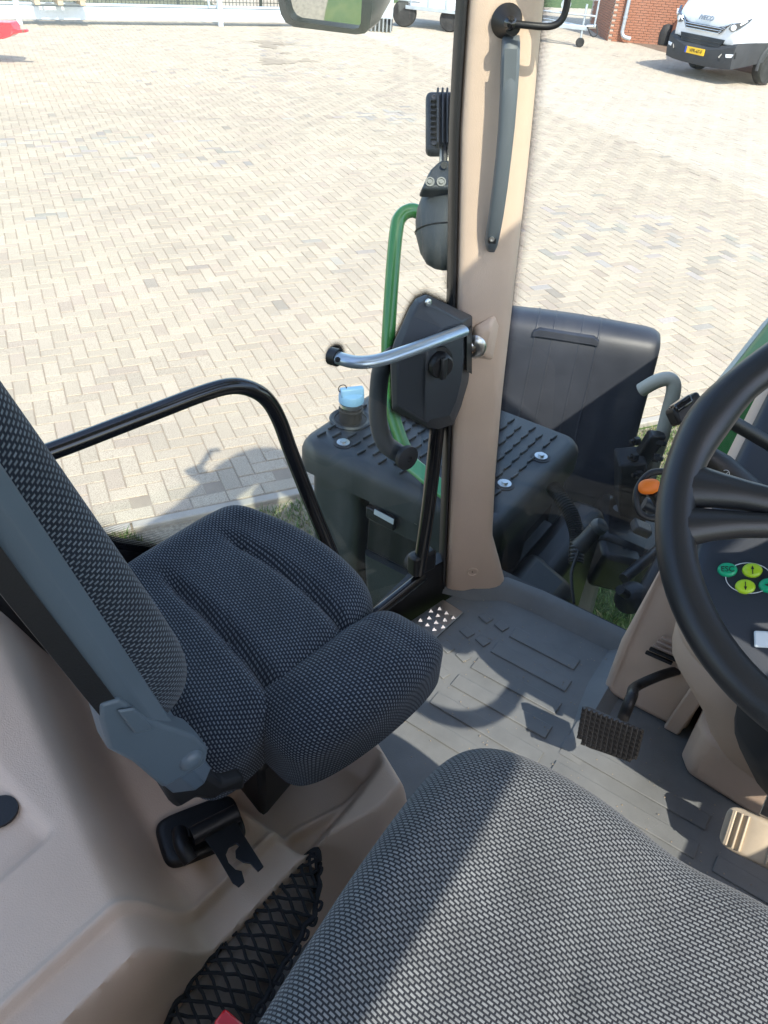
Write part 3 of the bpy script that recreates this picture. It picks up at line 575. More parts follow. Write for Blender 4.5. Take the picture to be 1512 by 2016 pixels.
def text(name, body_, size, org, ux, uy, mt, parent, ext=.002, align='CENTER', world=True, shear=0, sp=1.0):
    cu = bpy.data.curves.new(name, 'FONT'); cu.body = body_; cu.size = size; cu.extrude = ext; cu.align_x = align; cu.align_y = 'CENTER'; cu.shear = shear; cu.space_character = sp
    ob = bpy.data.objects.new(name+'_tmp', cu); COL.objects.link(ob); dg = bpy.context.evaluated_depsgraph_get(); me = bpy.data.meshes.new_from_object(ob.evaluated_get(dg)); bpy.data.objects.remove(ob); me.name = name
    org = np.asarray(org, float); ux = nrm(ux); uy = nrm(uy); uz = np.cross(ux, uy)
    if not world:
        org, ux, uy, uz = W(org), ux[0]*RT+ux[1]*FW+np.array([0, 0, ux[2]]), uy[0]*RT+uy[1]*FW+np.array([0, 0, uy[2]]), uz[0]*RT+uz[1]*FW+np.array([0, 0, uz[2]])
    for v_ in me.vertices: c = np.array(v_.co); v_.co = (org+ux*c[0]+uy*c[1]+uz*c[2]-np.array(parent['_o'])).tolist()
    me.materials.clear(); me.materials.append(M[mt]); o = bpy.data.objects.new(name, me); COL.objects.link(o); o.parent = parent; return o
text('plate_lettering', 'VPR-67-F', .098, vq(.025, .980, .52), vr, up, 'ink', pl_)
text('badge_lettering', 'IVECO', .135, vq(.0, .893, 1.12), vr, nrm(up-vf*.35), 'badge', t, ext=.012, shear=.15, sp=1.05)
for s in (-1, 1): MB().tube([vq(s*.5, -.16, 1.66), vq(s*.1, -.17, 1.68)], .012, 6).build('wiper', 'black', t, world=True)
# ================================================================== the tractor cab
ZF = -1.22                                                          # cab floor
cab = thing('tractor_cab', 'beige and grey tractor cab with rubber floor, front pillar and windows', 'cab', (0, .5, ZF))
# floor mat
fl = MB(); 
FLP = [(-.60, .62), (-.575, .99), (-.53, 1.165), (-.44, 1.262), (.75, 1.27), (.75, -.6), (-.60, -.6)]
fl.prism([(x, y, ZF-.03) for x, y in FLP], (0, 0, .03)); fl = fl.build('floor_mat', 'rubber_floor', cab, bevel=.004)
lipP = [(-.56, 1.185), (-.50, 1.205), (-.44, 1.252), (-.36, 1.262), (-.16, 1.262)]
lp = MB(); rings = []
for i, (x, y) in enumerate(lipP):
    tdx = nrm(np.array(lipP[min(i+1, 4)])-np.array(lipP[max(i-1, 0)])); nx = np.array([-tdx[1], tdx[0]])
    prof = [(-.030, .0005), (-.022, .010), (-.010, .024), (.0, .030), (.016, .031), (.022, .024), (.022, .0005)]
    rings.append([(x+nx[0]*a, y+nx[1]*a, ZF+b) for a, b in prof])
lp.loft(rings, True).build('floor_lip', 'rubber_floor', fl)
# slope along the console side
MB().loft([[(-.180+.03*(1-k), y, ZF+.0005), (-.158, y, ZF+.001+.012*k), (-.140, y, ZF+.001+.022*k), (-.115, y, ZF+.0005)] for k, y in ((0.02, .93), (.3, .99), (.7, 1.05), (1, 1.12), (1, 1.245))]).build('floor_lip', 'rubber_floor', fl)
def pad(x0, x1, y, w_=.034): MB().box(((x0+x1)/2, y+w_/2, ZF+.0016), (x1-x0, w_, .0036)).build('floor_rib', 'rubber_floor', fl, bevel=.0016, seg=2)
for k, (x0, x1) in enumerate([(-.368, -.217), (-.379, -.208), (-.391, -.201), (-.401, -.192), (-.411, -.18), (-.425, -.17)]): pad(x0, x1, 1.133-.0635*k)
for k in range(6): pad(-.161+.012*k*.5, .112, 1.005-.0635*(k+1)+.0)
for k in range(6): pad(.143, .40, 1.003-.0635*(k+1))
for k in range(5):
    for dx in (0, .039): MB().box((-.434-.0115*k+dx, 1.15-.0635*k, ZF+.0015), (.026, .022, .0045), ((.95, -.3, 0), (.3, .95, 0), (0, 0, 1))).build('floor_stud', 'rubber_floor', fl, bevel=.0014)
gm = MB()
for _ in range(420):
    x, y = rng.uniform(-.52, .3), rng.uniform(.72, 1.24); q = rng.uniform(.0006, .0019)
    c = np.array([x, y, ZF+.0042]); gm.add([c+np.array(v)*q for v in ((1, 0, 0), (0, 1.2, 0), (-1.1, 0, 0), (0, -1, 0), (0, 0, .8))], [(0, 1, 4), (1, 2, 4), (2, 3, 4), (3, 0, 4)])
tag(gm.build('grit', 'sand', fl, smooth=False), kind='stuff')
# sill plate with pyramids
sp = [tp(872, 1182, 1.216), tp(912, 1207, 1.216), tp(800, 1310, 1.216), tp(740, 1270, 1.216)]
spl = MB().prism(sp, (0, 0, .003)).build('sill_plate', 'steel', cab, bevel=.001)
e1 = nrm(sp[2]-sp[1]); e2 = nrm(sp[0]-sp[1])
for i in range(9):
    for j in range(3):
        c = sp[1]+e1*(.028+i*.019)+e2*(.012+j*.019+(.0095 if i % 2 else 0)-.004)+np.array([0, 0, .003]); s_ = .0075
        MB().add([c+e1*s_, c+e2*s_, c-e1*s_, c-e2*s_, c+np.array([0, 0, .005])], [(0, 1, 4), (1, 2, 4), (2, 3, 4), (3, 0, 4)]).build('grip_pyramid', 'steel', spl, smooth=False)
# front pillar trim
PN = nrm([.62, -.78, 0]); PP = np.array([-.545, 1.169, 0])
PT = nrm(np.cross([0, 0, 1], PN))*-1; PT = PT if PT[0] > 0 else -PT
Lp = [(878, 1158), (881, 1100), (885, 1000), (893, 800), (902, 540), (908, 250), (920, 60), (928, -40), (950, -330)]
Rp = [(1001, 1170), (985, 1110), (971, 1060), (977, 940), (990, 790), (1012, 600), (1046, 300), (1072, 30), (1110, -300)]
def interp(pts, z):
    a = np.array([thr(x, y, PP, PN) for x, y in pts]); i = np.argsort(a[:, 2]); return np.array([np.interp(z, a[i, 2], a[i, k]) for k in (0, 1)])
rings = []
for z in np.concatenate([np.linspace(-1.206, -1.0, 14), np.linspace(-.95, .28, 26)]):
    l, r_ = interp(Lp, z), interp(Rp, z); wv = r_-l; n2 = PN[:2]; pts = []
    for u, o_ in [(0, -.03), (0, -.004), (.03, .004), (.10, .009), (.25, .011), (.5, .0125), (.70, .012), (.82, .010), (.90, .006), (.97, -.002), (1, -.012), (1, -.045), (.5, -.06)]:
        q = l+wv*u+n2*o_; pts.append((q[0], q[1], z))
    rings.append(pts)
pil = MB().loft(rings).build('front_pillar', 'tan', cab, ang=60)
def pp(x, y, off=.012): return thr(x, y, PP+PN*off, PN)
MB().lathe([(.013, 0), (.0125, .0025), (.0095, .003), (.0085, .0012), (.002, .001)], pp(930, 1126), PN, 24).build('screw_cover', 'tan', pil)
MB().lathe([(.0016, 0), (.0016, .0004)], pp(930, 1126, .0135), PN, 10).build('screw_hole', 'black', pil)
# raised catch housing on the pillar
h0 = [pp(930, 640, .012), pp(975, 615, .012), pp(985, 640, .011), pp(972, 712, .011), pp(935, 705, .012), pp(925, 680, .012)]
h1 = [pp(942, 655, .03), pp(968, 640, .03), pp(970, 655, .028), pp(960, 700, .028), pp(940, 697, .03), pp(938, 680, .03)]
MB().loft([h0, h1]).build('catch_housing', 'tan', pil, bevel=.006, ang=30)
MB().tube(crv([pp(922, 676, .03), pp(935, 670, .045), pp(947, 680, .048), pp(944, 696, .046), pp(928, 702, .036), pp(918, 700, .028)], 5), .0035, 8, flat=2.6, upv=(0, 0, 1)).build('striker', 'steel', pil)
MB().lathe([(.010, 0), (.010, .02), (.006, .024)], pp(932, 672, .024), nrm(PN+np.array([-.5, 0, 0])), 16).build('striker_roller', 'steel', pil)
# black seal and door jamb left of the pillar
rings = []
for z in np.linspace(-1.21, .28, 20):
    l = interp(Lp, z); n2, t2 = PN[:2], PT[:2]
    rings.append([(*(l+t2*a+n2*b), z) for a, b in ((-.001, -.004), (-.004, .002), (-.008, .002), (-.012, -.004), (-.012, -.05), (-.001, -.05))])
MB().loft(rings).build('door_seal', 'black', cab)
# grab handle on the pillar
t = thing('grab_handle', 'long grey plastic grab handle mounted on the beige front pillar', 'grab handle', pp(968, 490))
hp = [(1007, 68, .014, 30), (1006, 82, .030, 34), (1004, 130, .040, 36), (1001, 190, .044, 34), (997, 250, .046, 32), (991, 310, .046, 31), (984, 370, .044, 31), (977, 420, .038, 31), (970, 462, .028, 30), (967, 482, .019, 26), (966, 492, .013, 18)]
rings = []
for i, (x, y, off, w_) in enumerate(hp):
    c = pp(x, y, off); hw = w_/2*1.12/1527*1.0; 
    rings.append([c+PT*hw*math.cos(q)*(abs(math.cos(q))**-.35 if abs(math.cos(q)) > .02 else 1)+PN*.011*math.sin(q)*(abs(math.sin(q))**-.3 if abs(math.sin(q)) > .02 else 1) for q in np.linspace(0, 2*math.pi, 16, endpoint=False)])
MB().loft(rings).build('grip', 'handle_grey', t, ang=70)
cv = pp(1004, 138, .0525)
MB().box(pp(1004, 138, .0515), (.018, .052, .0016), (PT, (pp(1001, 190, 0)-pp(1005, 90, 0)), PN)).build('cover_flap', 'handle_grey', t, bevel=.0005)
MB().box(pp(969, 466, .034), (.012, .020, .006), (PT, (pp(968, 480, 0)-pp(971, 450, 0)), PN)).build('screw_recess', 'black', t)
MB().lathe([(.004, 0), (.004, .003), (.002, .003), (.002, .001)], pp(968, 470, .037), PN, 12).build('screw', 'steel', t)
# inner mirror holder with ball joint
t = thing('mirror_arm', 'black ball mount and curved rod holding a small mirror, above the grab handle', 'mirror arm', pp(995, 40))
MB().lathe([(.021, 0), (.022, .004), (.017, .012), (.012, .026), (.009, .034), (.010, .038)], pp(996, 40), nrm(PN+PT*.1-np.array([0, 0, .12])), 28).build('base', 'black', t)
MB().lathe([(.001, -.009), (.006, -.007), (.009, 0), (.006, .007), (.001, .009)], pp(1005, 46, .052), PN, 18).build('ball', 'black_gloss', t)
arm = crv([pp(1006, 46, .052), pp(1040, 50, .058), pp(1082, 52, .062), pp(1105, 40, .064), pp(1116, 10, .066), pp(1121, -40, .068), pp(1126, -120, .07)], 6)
MB().tube(arm, .0045, 10).build('rod', 'black', t)
MB().box(arm[-1]+np.array([0, -.012, .05]), (.16, .02, .10)).build('mirror_body', 'black', t, bevel=.006)
# windscreen and frit
def wsy(z): return 1.285+.03*(z+1.2)
wsz = [-1.19, -.5, .30]
G = [[(x, wsy(z)+.05*(1-((x-.11)/.66)**2), z) for x in np.linspace(-.50-.02, .78, 14)] for z in np.linspace(-1.19, .30, 8)]
G = []
for z in np.linspace(-1.19, .30, 16):
    x0 = interp(Rp, z)[0]; y0 = interp(Rp, z)[1]+.012
    if z < -1.0: x0, y0 = interp(Rp, -1.0)[0]+.02, max(y0, 1.262)
    G.append([(x0+(.80-x0)*u, y0+.06*math.sin(u*math.pi)+ (1.27-y0)*min(1, u*3), z) for u in np.linspace(0, 1, 16)])
MB().grid(G).build('windscreen', 'glass', cab)
fr = MB(); Gf, Uf = [], []
for z in np.linspace(-1.0, .30, 30):
    r_ = interp(Rp, z); q = r_-PN[:2]*.012; wid = .022
    Gf.append([(q[0]+PT[0]*(-.012+wid*u*1.5), q[1]+PT[1]*(-.012+wid*u*1.5), z) for u in (0, .25, .5, .75, 1)]); Uf.append([(u, z) for u in (0, .25, .5, .75, 1)])
fr.grid(Gf, Uf).build('windscreen_frit', 'frit', cab)
# roof, rear and right shell (they shade and bounce, mostly out of frame; roof edges shaped to place its shadow)
rf = MB(); HX0, HX1, HY0, HY1 = -.32, .13, .62, 1.22
rf.prism([(-.45, -.95, .42), (HX0, -.95, .42), (HX0, 1.545, .42), (-.44, 1.52, .42), (-.53, 1.44, .42), (-.57, 1.32, .42), (-.57, 1.15, .42), (-.52, .95, .42), (-.47, .7, .42)], (0, 0, .10))
rf.prism([(HX1, -.95, .42), (.71, -.95, .42), (.71, 1.30, .42), (.60, 1.57, .42), (HX1, 1.575, .42)], (0, 0, .10))
rf.prism([(HX0, -.95, .42), (HX1, -.95, .42), (HX1, HY0, .42), (HX0, HY0, .42)], (0, 0, .10)); rf.prism([(HX0, HY1, .42), (HX1, HY1, .42), (HX1, 1.575, .42), (HX0, 1.545, .42)], (0, 0, .10))
rf = rf.build('roof', 'roof_liner', cab)
MB().prism([(HX0-.02, HY0-.02, .525), (HX1+.02, HY0-.02, .525), (HX1+.02, HY1+.02, .525), (HX0-.02, HY1+.02, .525)], (0, 0, .005)).build('roof_window', 'glass', rf)
MB().box((.05, -.98, -.85), (1.75, .05, .74)).build('rear_wall', 'tan', cab, bevel=.02)
MB().box((.90, .1, -1.0), (.05, 2.1, .46)).build('right_wall', 'tan', cab, bevel=.02)
for x in (-.86, .92): MB().tube([(x, -.95, -.5), (x, -.95, .35)], .035, 10).build('rear_pillar', 'tan', cab)
MB().tube([(.82, 1.22, -1.2), (.92, 1.22, .35)], .035, 10).build('front_pillar', 'tan', cab)
MB().box((.62, .35, -.95), (.34, .9, .5)).build('right_console', 'tan', cab, bevel=.03)
# front cowl under the windscreen
MB().box((.30, 1.36, -1.05), (.85, .14, .42)).build('cowl', 'black', cab, bevel=.02)
MB().box((-.30, 1.30, -1.48), (.60, .05, .5)).build('cab_front_plate', 'black_rough', cab)
MB().prism([(-.59, .62, -1.28), (-.56, 1.16, -1.28), (-.60, 1.16, -1.75), (-.66, .62, -1.75)], (.03, 0, 0)).build('cab_side_plate', 'black_rough', cab)
# ---- moulded side console behind and under the passenger seat
def zc(x, y):
    yy = y+.35*(x+.6)
    z = -.835-.155*sst(.245, .345, yy)
    z += .10*sst(-.60, -.95, x)*sst(.45, .2, y)
    rec = sst(.205, .193, y+.10*(x+.6))*sst(-.515, -.53, x); z -= .012*rec
    xl = -.356+.08*(y-.084)+sst(.42, .54, y)*.03
    z += .006*math.exp(-((x-xl+.054)/.006)**2)*sst(.6, .5, y); z -= .009*sst(xl-.054, xl-.044, x)*sst(.6, .5, y)
    z -= .24*sst(xl-.006, xl+.012, x)
    tray = sst(.40, .425, y)*sst(.60, .565, y)*sst(-.52, -.485, x)*sst(-.325, -.355, x); z -= .05*tray
    z -= .24*sst(.60, .68, y+.5*max(0, x+.36))
    return max(z, ZF-.02)
G = [[(x, y, zc(x, y)) for x in np.concatenate([np.linspace(-1.0, -.56, 50), np.linspace(-.555, -.27, 110)])] for y in np.linspace(-.45, .72, 190)]
con = MB().grid(G).build('side_console', 'tan', cab, ang=70)
hc_ = tp(0, 1600, .845)
MB().lathe([(.02, 0), (.02, .004)], hc_, (0, 0, 1), 20).build('cap', 'black', con)
# ================================================================== door
def dpl(x, y, off=0.):                                              # point on the door plane, off = towards the inside
    n = nrm([math.cos(R(18)), -math.sin(R(18)), .10]); p = np.array([-.585, 1.13, -1.0]); return thr(x, y, p+n*off, n)
DN = nrm([math.cos(R(18)), -math.sin(R(18)), .10]); DF = nrm([math.sin(R(18)), math.cos(R(18)), 0]); DU = nrm(np.cross(DN, DF)); DU = DU if DU[2] > 0 else -DU
DO = np.array([-.585, 1.13, -1.0])
def dq(s_, z, off=0.): return DO+DF*s_+DU*(z+1.0)+DN*off            # s along the door (0 at the pillar, negative rearward)
door = thing('cab_door', 'glazed cab door with black tube frame, lock case and grab bar', 'door', dq(-.3, -1.2))
def dsz(x, y): p = dpl(x, y)-DO; return float(p@DF), float(p@DU)-1.0
bl1, bl2, bl3 = dsz(740, 1205), dsz(420, 1080), dsz(250, 1030)
brd = [dsz(835, 1130), bl1, (bl1[0]-.14, bl1[1]+.06), (bl2[0]+.07, bl2[1]-.12), (bl2[0], bl2[1]-.045), (bl3[0], bl3[1]-.04), (bl3[0]-.2, bl3[1]+.04), (-1.6, bl3[1]+.10)]
poly = [dq(.02, .30), dq(.02, -1.12)]+[dq(*b) for b in brd[0:]]+[dq(-1.6, .30)]
MB().add(poly, [tuple(range(len(poly)))]).build('pane', 'glass', door, smooth=False)
# frit band along the lower curved edge
low = crv([dq(*b, .002) for b in brd[1:]], 8); G, Uv = [], []
acc = 0
for i, p in enumerate(low):
    if i: acc += np.linalg.norm(low[i]-low[i-1])
    tg = nrm(low[min(i+1, len(low)-1)]-low[max(i-1, 0)]); nn = nrm(np.cross(DN, tg)); nn = nn if nn[2] > 0 else -nn
    G.append([p+nn*(.05*u-.01) for u in (0, .2, .4, .6, .8, 1)]); Uv.append([(u, acc) for u in (0, .2, .4, .6, .8, 1)])
MB().grid(G, Uv).build('frit_band', 'frit', door)
G, Uv = [], []
for z in np.linspace(-.52, .30, 24): G.append([dq(.022-.034*u, z, .002) for u in (0, .3, .6, 1)]); Uv.append([(u, z) for u in (0, .3, .6, 1)])
MB().grid(G, Uv).build('frit_band', 'frit', door)
# lower black panel under the curved edge
lp_ = [p for p in low]
MB().prism([lp_[0]]+lp_[1:]+[lp_[-1]-np.array([0, 0, .7]), lp_[0]-np.array([0, 0, .08])], DN*-.02).build('lower_panel', 'black', door)
# frame tubes
MB().tube(crv([dpl(868, 780, .0), dpl(860, 850, .004), dpl(843, 1000, .004), dpl(824, 1128, .004)], 5), .0145, 14).build('frame_tube', 'black_gloss', door)
MB().tube([dpl(833, 1133, .0), dpl(790, 1168, .0), dpl(700, 1240, .0), dpl(650, 1270, .0)], .0135, 14).build('frame_tube', 'black_gloss', door)
MB().tube([dpl(893, 840, -.012), dpl(876, 1140, -.012)], .012, 10).build('frame_seal', 'black', door)
MB().box(dpl(830, 1105, .0), (.06, .03, .05), (DF, DN, DU)).build('corner_bracket', 'black', door, bevel=.006)
MB().lathe([(.014, -.01), (.022, -.008), (.022, .006), (.012, .012)], dpl(815, 1105, -.02), DN, 20).build('rubber_buffer', 'rubber', door)
MB().prism([dpl(845, 1120, .0), dpl(880, 1100, .0), dpl(885, 1185, 0), dpl(790, 1235, 0), dpl(700, 1290, 0), dpl(700, 1260, 0)], DN*-.03).build('sill_seal', 'black', door)
# grab bar
gp = [(60, 903), (150, 870), (300, 812), (400, 774), (455, 760), (495, 766), (527, 788), (550, 828), (572, 888), (610, 985), (655, 1095), (672, 1140)]
MB().tube(crv([dpl(x, y, .045) for x, y in gp], 6), .0122, 18).build('grab_bar', 'black_gloss', door)
# lock case
oc = [(838, 579), (930, 622), (928, 700), (922, 752), (908, 800), (893, 836), (862, 845), (842, 842), (772, 806), (768, 700), (776, 672), (806, 606), (818, 588)]
ic = [(836, 592), (912, 632), (912, 700), (908, 750), (898, 790), (885, 818), (848, 826), (838, 832), (783, 797), (782, 705), (788, 684), (812, 622), (822, 600)]
ico = [.086, .106, .110, .108, .104, .096, .094, .092, .080, .082, .082, .080, .082]
r0 = [dpl(x, y, .006) for x, y in oc]; r1 = [dpl(x, y, .066) for x, y in oc]; r2_ = [dpl(x, y, o_) for (x, y), o_ in zip(ic, ico)]; nO = len(oc)
rdg = [dpl(838, 748, .116), dpl(842, 690, .120), dpl(872, 645, .115)]
V = r0+r1+r2_+rdg; a_, b_, c_ = 2*nO, 3*nO, 0
F = [tuple(range(nO))[::-1]]+[(q*nO+i, q*nO+(i+1) % nO, (q+1)*nO+(i+1) % nO, (q+1)*nO+i) for q in (0, 1) for i in range(nO)]
F += [(b_, a_+7, a_+8, a_+9, b_+1), (b_+1, a_+9, a_+10, a_+11, b_+2), (b_+2, a_+11, a_+12, a_, a_+1), (b_+2, a_+1, a_+2, b_+1), (b_+1, a_+2, a_+3, b_), (b_, a_+3, a_+4, a_+5, a_+6, a_+7)]
lc = MB().add(V, F).build('lock_case', 'grey_plastic', door, bevel=.003, ang=22)
G = [[dpl(x, y, .004) for x, y in oc], []]
fo = [dpl(840+(x-840)*1.16-6, 710+(y-710)*1.07, .003) for x, y in oc]
Gk, Uk = [], []
cc = dpl(845, 712, .003)
ac_ = 0
for i in range(len(oc)+1):
    p = dpl(*oc[i % len(oc)], .003); d = nrm(p-cc); ac_ += np.linalg.norm(p-dpl(*oc[(i-1) % len(oc)], .003)) if i else 0; Gk.append([p-d*.004+d*.024*u for u in (0, .33, .66, 1)]); Uk.append([(u, ac_) for u in (0, .33, .66, 1)])
MB().grid(Gk, Uk).build('frit_band', 'frit', door)
for (x, y) in ((842, 595),): MB().lathe([(.006, 0), (.006, .003), (.003, .004), (.002, .002)], dpl(x, y, .086), DN, 14).build('screw', 'steel', lc)
kn_ = MB().lathe([(.027, -.004), (.027, .003), (.021, .004), (.021, .018), (.018, .022), (.001, .022)], dpl(860, 712, .113), nrm(DN+DF*-.25-DU*.1), 28).build('lock_knob', 'black', lc)
MB().box(dpl(860, 712, .113)+nrm(DN+DF*-.25-DU*.1)*.024, (.012, .038, .008), (DF, DU, DN)).build('knob_grip', 'black', kn_, bevel=.003)
MB().prism([dpl(916, 655, .106), dpl(926, 640, .085), dpl(926, 735, .085), dpl(916, 728, .106)], DN*.004).build('latch_slot', 'black', lc)
# silver lever
lv = crv([dpl(664, 704, .085), dpl(700, 713, .115), dpl(742, 710, .130), (dpl(800, 692, .134)), dpl(860, 670, .132), dpl(912, 651, .120)], 6)
MB().tube(lv, [.0118]*len(lv), 16, flat=.8, upv=(0, 0, 1)).build('door_lever', 'silver', door)
MB().tube([lv[0]-nrm(lv[1]-lv[0])*.012, lv[0]-nrm(lv[1]-lv[0])*-.002], .0135, 16).build('lever_end', 'black', door)
MB().lathe([(.0042, 0), (.0042, .0012)], lv[1]*.6+lv[2]*.4+np.array([.004, -.0115, .004]), nrm([.3, -1, .35]), 12).build('lever_screw', 'black', door)
Gk, Uk = [], []
cc = dpl(660, 697, .003)
for q in np.linspace(0, 2*math.pi, 25): Gk.append([cc+(DF*math.cos(q)+DU*math.sin(q))*(.012+.014*u) for u in (0, .33, .66, 1)]); Uk.append([(u, q*.03) for u in (0, .33, .66, 1)])
MB().grid(Gk, Uk).build('frit_band', 'frit', door); MB().lathe([(.0135, 0), (.0135, .002)], cc, DN, 24).build('lever_bush', 'black', door)
MB().tube([cc, lv[0]], .009, 12).build('lever_bush', 'black', door)
# outer handle tube
oh = crv([dpl(790, 690, -.01), dpl(760, 712, -.035), dpl(748, 740, -.045), dpl(744, 820, -.045), (dpl(756, 868, -.04)), dpl(776, 887, -.03), dpl(797, 899, -.015)], 6)
MB().tube(oh, .0195, 16, flat=.85).build('outer_handle', 'grey_plastic', door)
MB().lathe([(.020, 0), (.024, .002), (.024, .012), (.014, .016), (.006, .016), (.005, .013)], dpl(796, 898, .001), DN, 26).build('handle_bush', 'rubber', door)
# ================================================================== passenger seat
seat = thing('passenger_seat', 'small passenger seat in dark speckled fabric with a blue-grey backrest shell', 'seat', (-.55, .5, -1.0))
cA, cB, cC, cD = (np.array(q) for q in ((-.775, .455), (-.76, .725), (-.415, .70), (-.413, .315)))
def bil(x, y, a=.17, b=.17):
    u, v = (x/a+1)/2, (y/b+1)/2; p = (1-u)*(1-v)*cA+(1-u)*v*cB+u*v*cC+u*(1-v)*cD
    p = p+np.array([0, .035])*math.sin(math.pi*min(1, max(0, u)))*v
    return p
def hfm(x, y):
    z = 0
    for yy in (-.055, .075):
        d = (y-yy-.01*math.sin(x*8))/.009; z -= .020*math.exp(-d*d)*sst(-.12, -.06, x)
    z += .008*sst(.10, .15, y)+.006*sst(-.09, -.15, y)
    z += .012*sst(-.08, -.16, x)
    return z
pillow(MB(), (0, 0, 0), np.eye(3), .1, .1, .02, .02)
def place(x, y): p = bil(x, y); return p[0], p[1]
mb = MB(); pillow(mb, (0, 0, -.785), np.eye(3), .17, .17, .045, .05, n=6, N=70, hf=hfm, warp=place)
mb.build('seat_cushion', 'fabric', seat, ang=80)
cE, cF, cG, cH = (np.array(q) for q in ((-.468, .432), (-.427, .70), (-.298, .695), (-.346, .412)))
def place2(x, y):
    u, v = (x/.07+1)/2, (y/.145+1)/2; p = (1-u)*(1-v)*cE+(1-u)*v*cF+u*v*cG+u*(1-v)*cH; return p[0]+.012*math.sin(math.pi*v)*u, p[1]
mb = MB(); pillow(mb, (0, 0, -.782), np.eye(3), .07, .145, .045, .050, n=5, N=56, warp=place2, hf=lambda x, y: -.004*math.exp(-((y-.08)/.01)**2))
mb.build('cushion_roll', 'fabric', seat, ang=80)
N_ = tp(370, 1500, .74); LD = nrm([math.sin(R(-74)), math.cos(R(-74)), 0]); F_ = N_+LD*.36; FD = np.cross(LD, [0, 0, 1]); FD = FD if FD[1] > 0 else -FD; UD = nrm(np.array([0, 0, 1])-.235*FD)
BW = float(np.linalg.norm(F_-N_)); FN = nrm(np.cross(LD, UD)); FN = FN if FN[1] > 0 else -FN
def bq(l, u, f_): return N_+LD*l+UD*u+FN*f_
mb = MB(); pillow(mb, bq(BW/2, .325, .040), (LD, UD, FN), .182, .30, .040, .012, n=5, N=64, hf=lambda x, y: .006*sst(.10, .16, abs(x))-.020*y/.3)
mb.build('backrest_pad', 'fabric', seat, ang=80)
sh = []
for u, f0, f1, ins in ((-.02, -.030, .016, .0), (.03, -.036, .012, .0), (.10, -.040, .008, .0), (.35, -.042, .006, .0), (.56, -.042, .004, .004), (.63, -.03, -.005, .02)):
    sh.append([bq(ins-.012, u, f1), bq(ins-.022, u, f1-.014), bq(ins-.022, u, f0+.020), bq(ins-.008, u, f0), bq(BW-ins, u, f0), bq(BW+.015-ins, u, f0+.02), bq(BW+.015-ins, u, f1)])
MB().loft(sh).build('backrest_shell', 'blue_grey', seat, bevel=.004, ang=35)
MB().loft([[bq(-.0235, u, f0-.002), bq(-.0235, u, f0+.016), bq(-.018, u, f0+.016), bq(-.004, u, f0-.004)] for u, f0 in ((.05, -.030), (.10, -.036), (.35, -.040), (.56, -.040))]).build('shell_band', 'black', seat)  # black band over the rear half of the shell's near side
# pivot bracket at the near side
brp = [(197, 1388), (238, 1376), (268, 1398), (292, 1418), (388, 1452), (411, 1476), (408, 1500), (395, 1513), (322, 1553), (262, 1502), (215, 1478), (198, 1420)]
bo = bq(-.026, 0, 0)
def bpx(x, y, off=0.): return thr(x, y, bo-LD*off, LD)
bk = MB().prism([bpx(x, y) for x, y in brp], LD*.03).build('pivot_bracket', 'blue_grey', seat, bevel=.004, seg=3, ang=30)
MB().lathe([(.013, 0), (.012, .003), (.008, .006), (.001, .007)], bpx(376, 1496, 0), -LD, 24).build('pivot_cap', 'blue_grey', bk)
MB().prism([bpx(228, 1395, .0005), bpx(262, 1390, .0005), bpx(300, 1432, .0005), bpx(262, 1440, .0005)], -LD*.004).build('bracket_rib', 'blue_grey', bk, bevel=.002)
MB().lathe([(.012, 0), (.014, .008), (.010, .016)], bq(BW+.015, 0, .02), LD, 18).build('pivot_cap', 'blue_grey', seat)
# black carrier under the cushion
MB().prism([bpx(x, y, -.03) for x, y in ((322, 1548), (400, 1518), (440, 1545), (484, 1530), (484, 1556), (440, 1564), (420, 1578), (385, 1574), (350, 1595), (336, 1582))], LD*.04).build('carrier', 'ink', seat, bevel=.006)
MB().prism([(-.74, .50, -.90), (-.72, .68, -.90), (-.43, .66, -.90), (-.42, .42, -.90)], (0, 0, -.12)).build('carrier', 'black', seat, bevel=.01)
MB().tube([tp(498, 1480, .95), tp(515, 1512, .97)], .004, 8).build('wire_stop', 'black', seat)
# ================================================================== seat belt holder on the console
def cz(x, y):                                                       # console surface under a pixel
    h = .98
    for _ in range(12): p = tp(x, y, h); h = -zc(p[0], p[1])
    return tp(x, y, h)
bc = cz(398, 1645); t = thing('belt_holder', 'black plastic seat belt holder with slotted metal tongue on the beige console', 'belt holder', bc)
ex, ey = nrm(cz(460, 1612)-cz(340, 1660)), nrm(cz(420, 1600)-cz(390, 1690)); nz = nrm(np.cross(ex, ey)); nz = nz if nz[2] > 0 else -nz
ey = np.cross(nz, ex)
bc = bc+nz*.006
def bb2(a, b, c): return bc+(ex*a+ey*b+nz*c)*1.25
mb = MB(); pillow(mb, bb2(0, .004, .005), (ex, ey, nz), .055, .037, .007, .004, n=5, N=24); mb.build('bezel', 'black', t)
MB().box(bb2(.002, .004, .0085), (.078, .020, .004), (ex, ey, nz)).build('belt_slot', 'ink', t)
MB().tube([bb2(-.012, -.012, .022), bb2(.038, -.006, .022)], .012, 14).build('guide_roll', 'black', t)
MB().tube(crv([bb2(-.022, .0, .02), bb2(-.024, -.02, .026), bb2(-.020, -.036, .02)], 4), .010, 12).build('guide_roll', 'black', t)
tg_ = [(-.004, -.010), (.034, -.008), (.036, -.030), (.043, -.075), (.036, -.078), (.032, -.066), (.026, -.062), (.021, -.054), (.023, -.046), (.028, -.043), (.026, -.039), (.018, -.040), (.013, -.046), (.013, -.056), (.017, -.066), (.022, -.070), (.021, -.082), (.014, -.085), (.010, -.078), (.004, -.04)]
MB().prism([bb2(a, b, .020+.1*max(0, -b-.02)) for a, b in tg_], nz*.003).build('tongue', 'black', t, bevel=.0008)
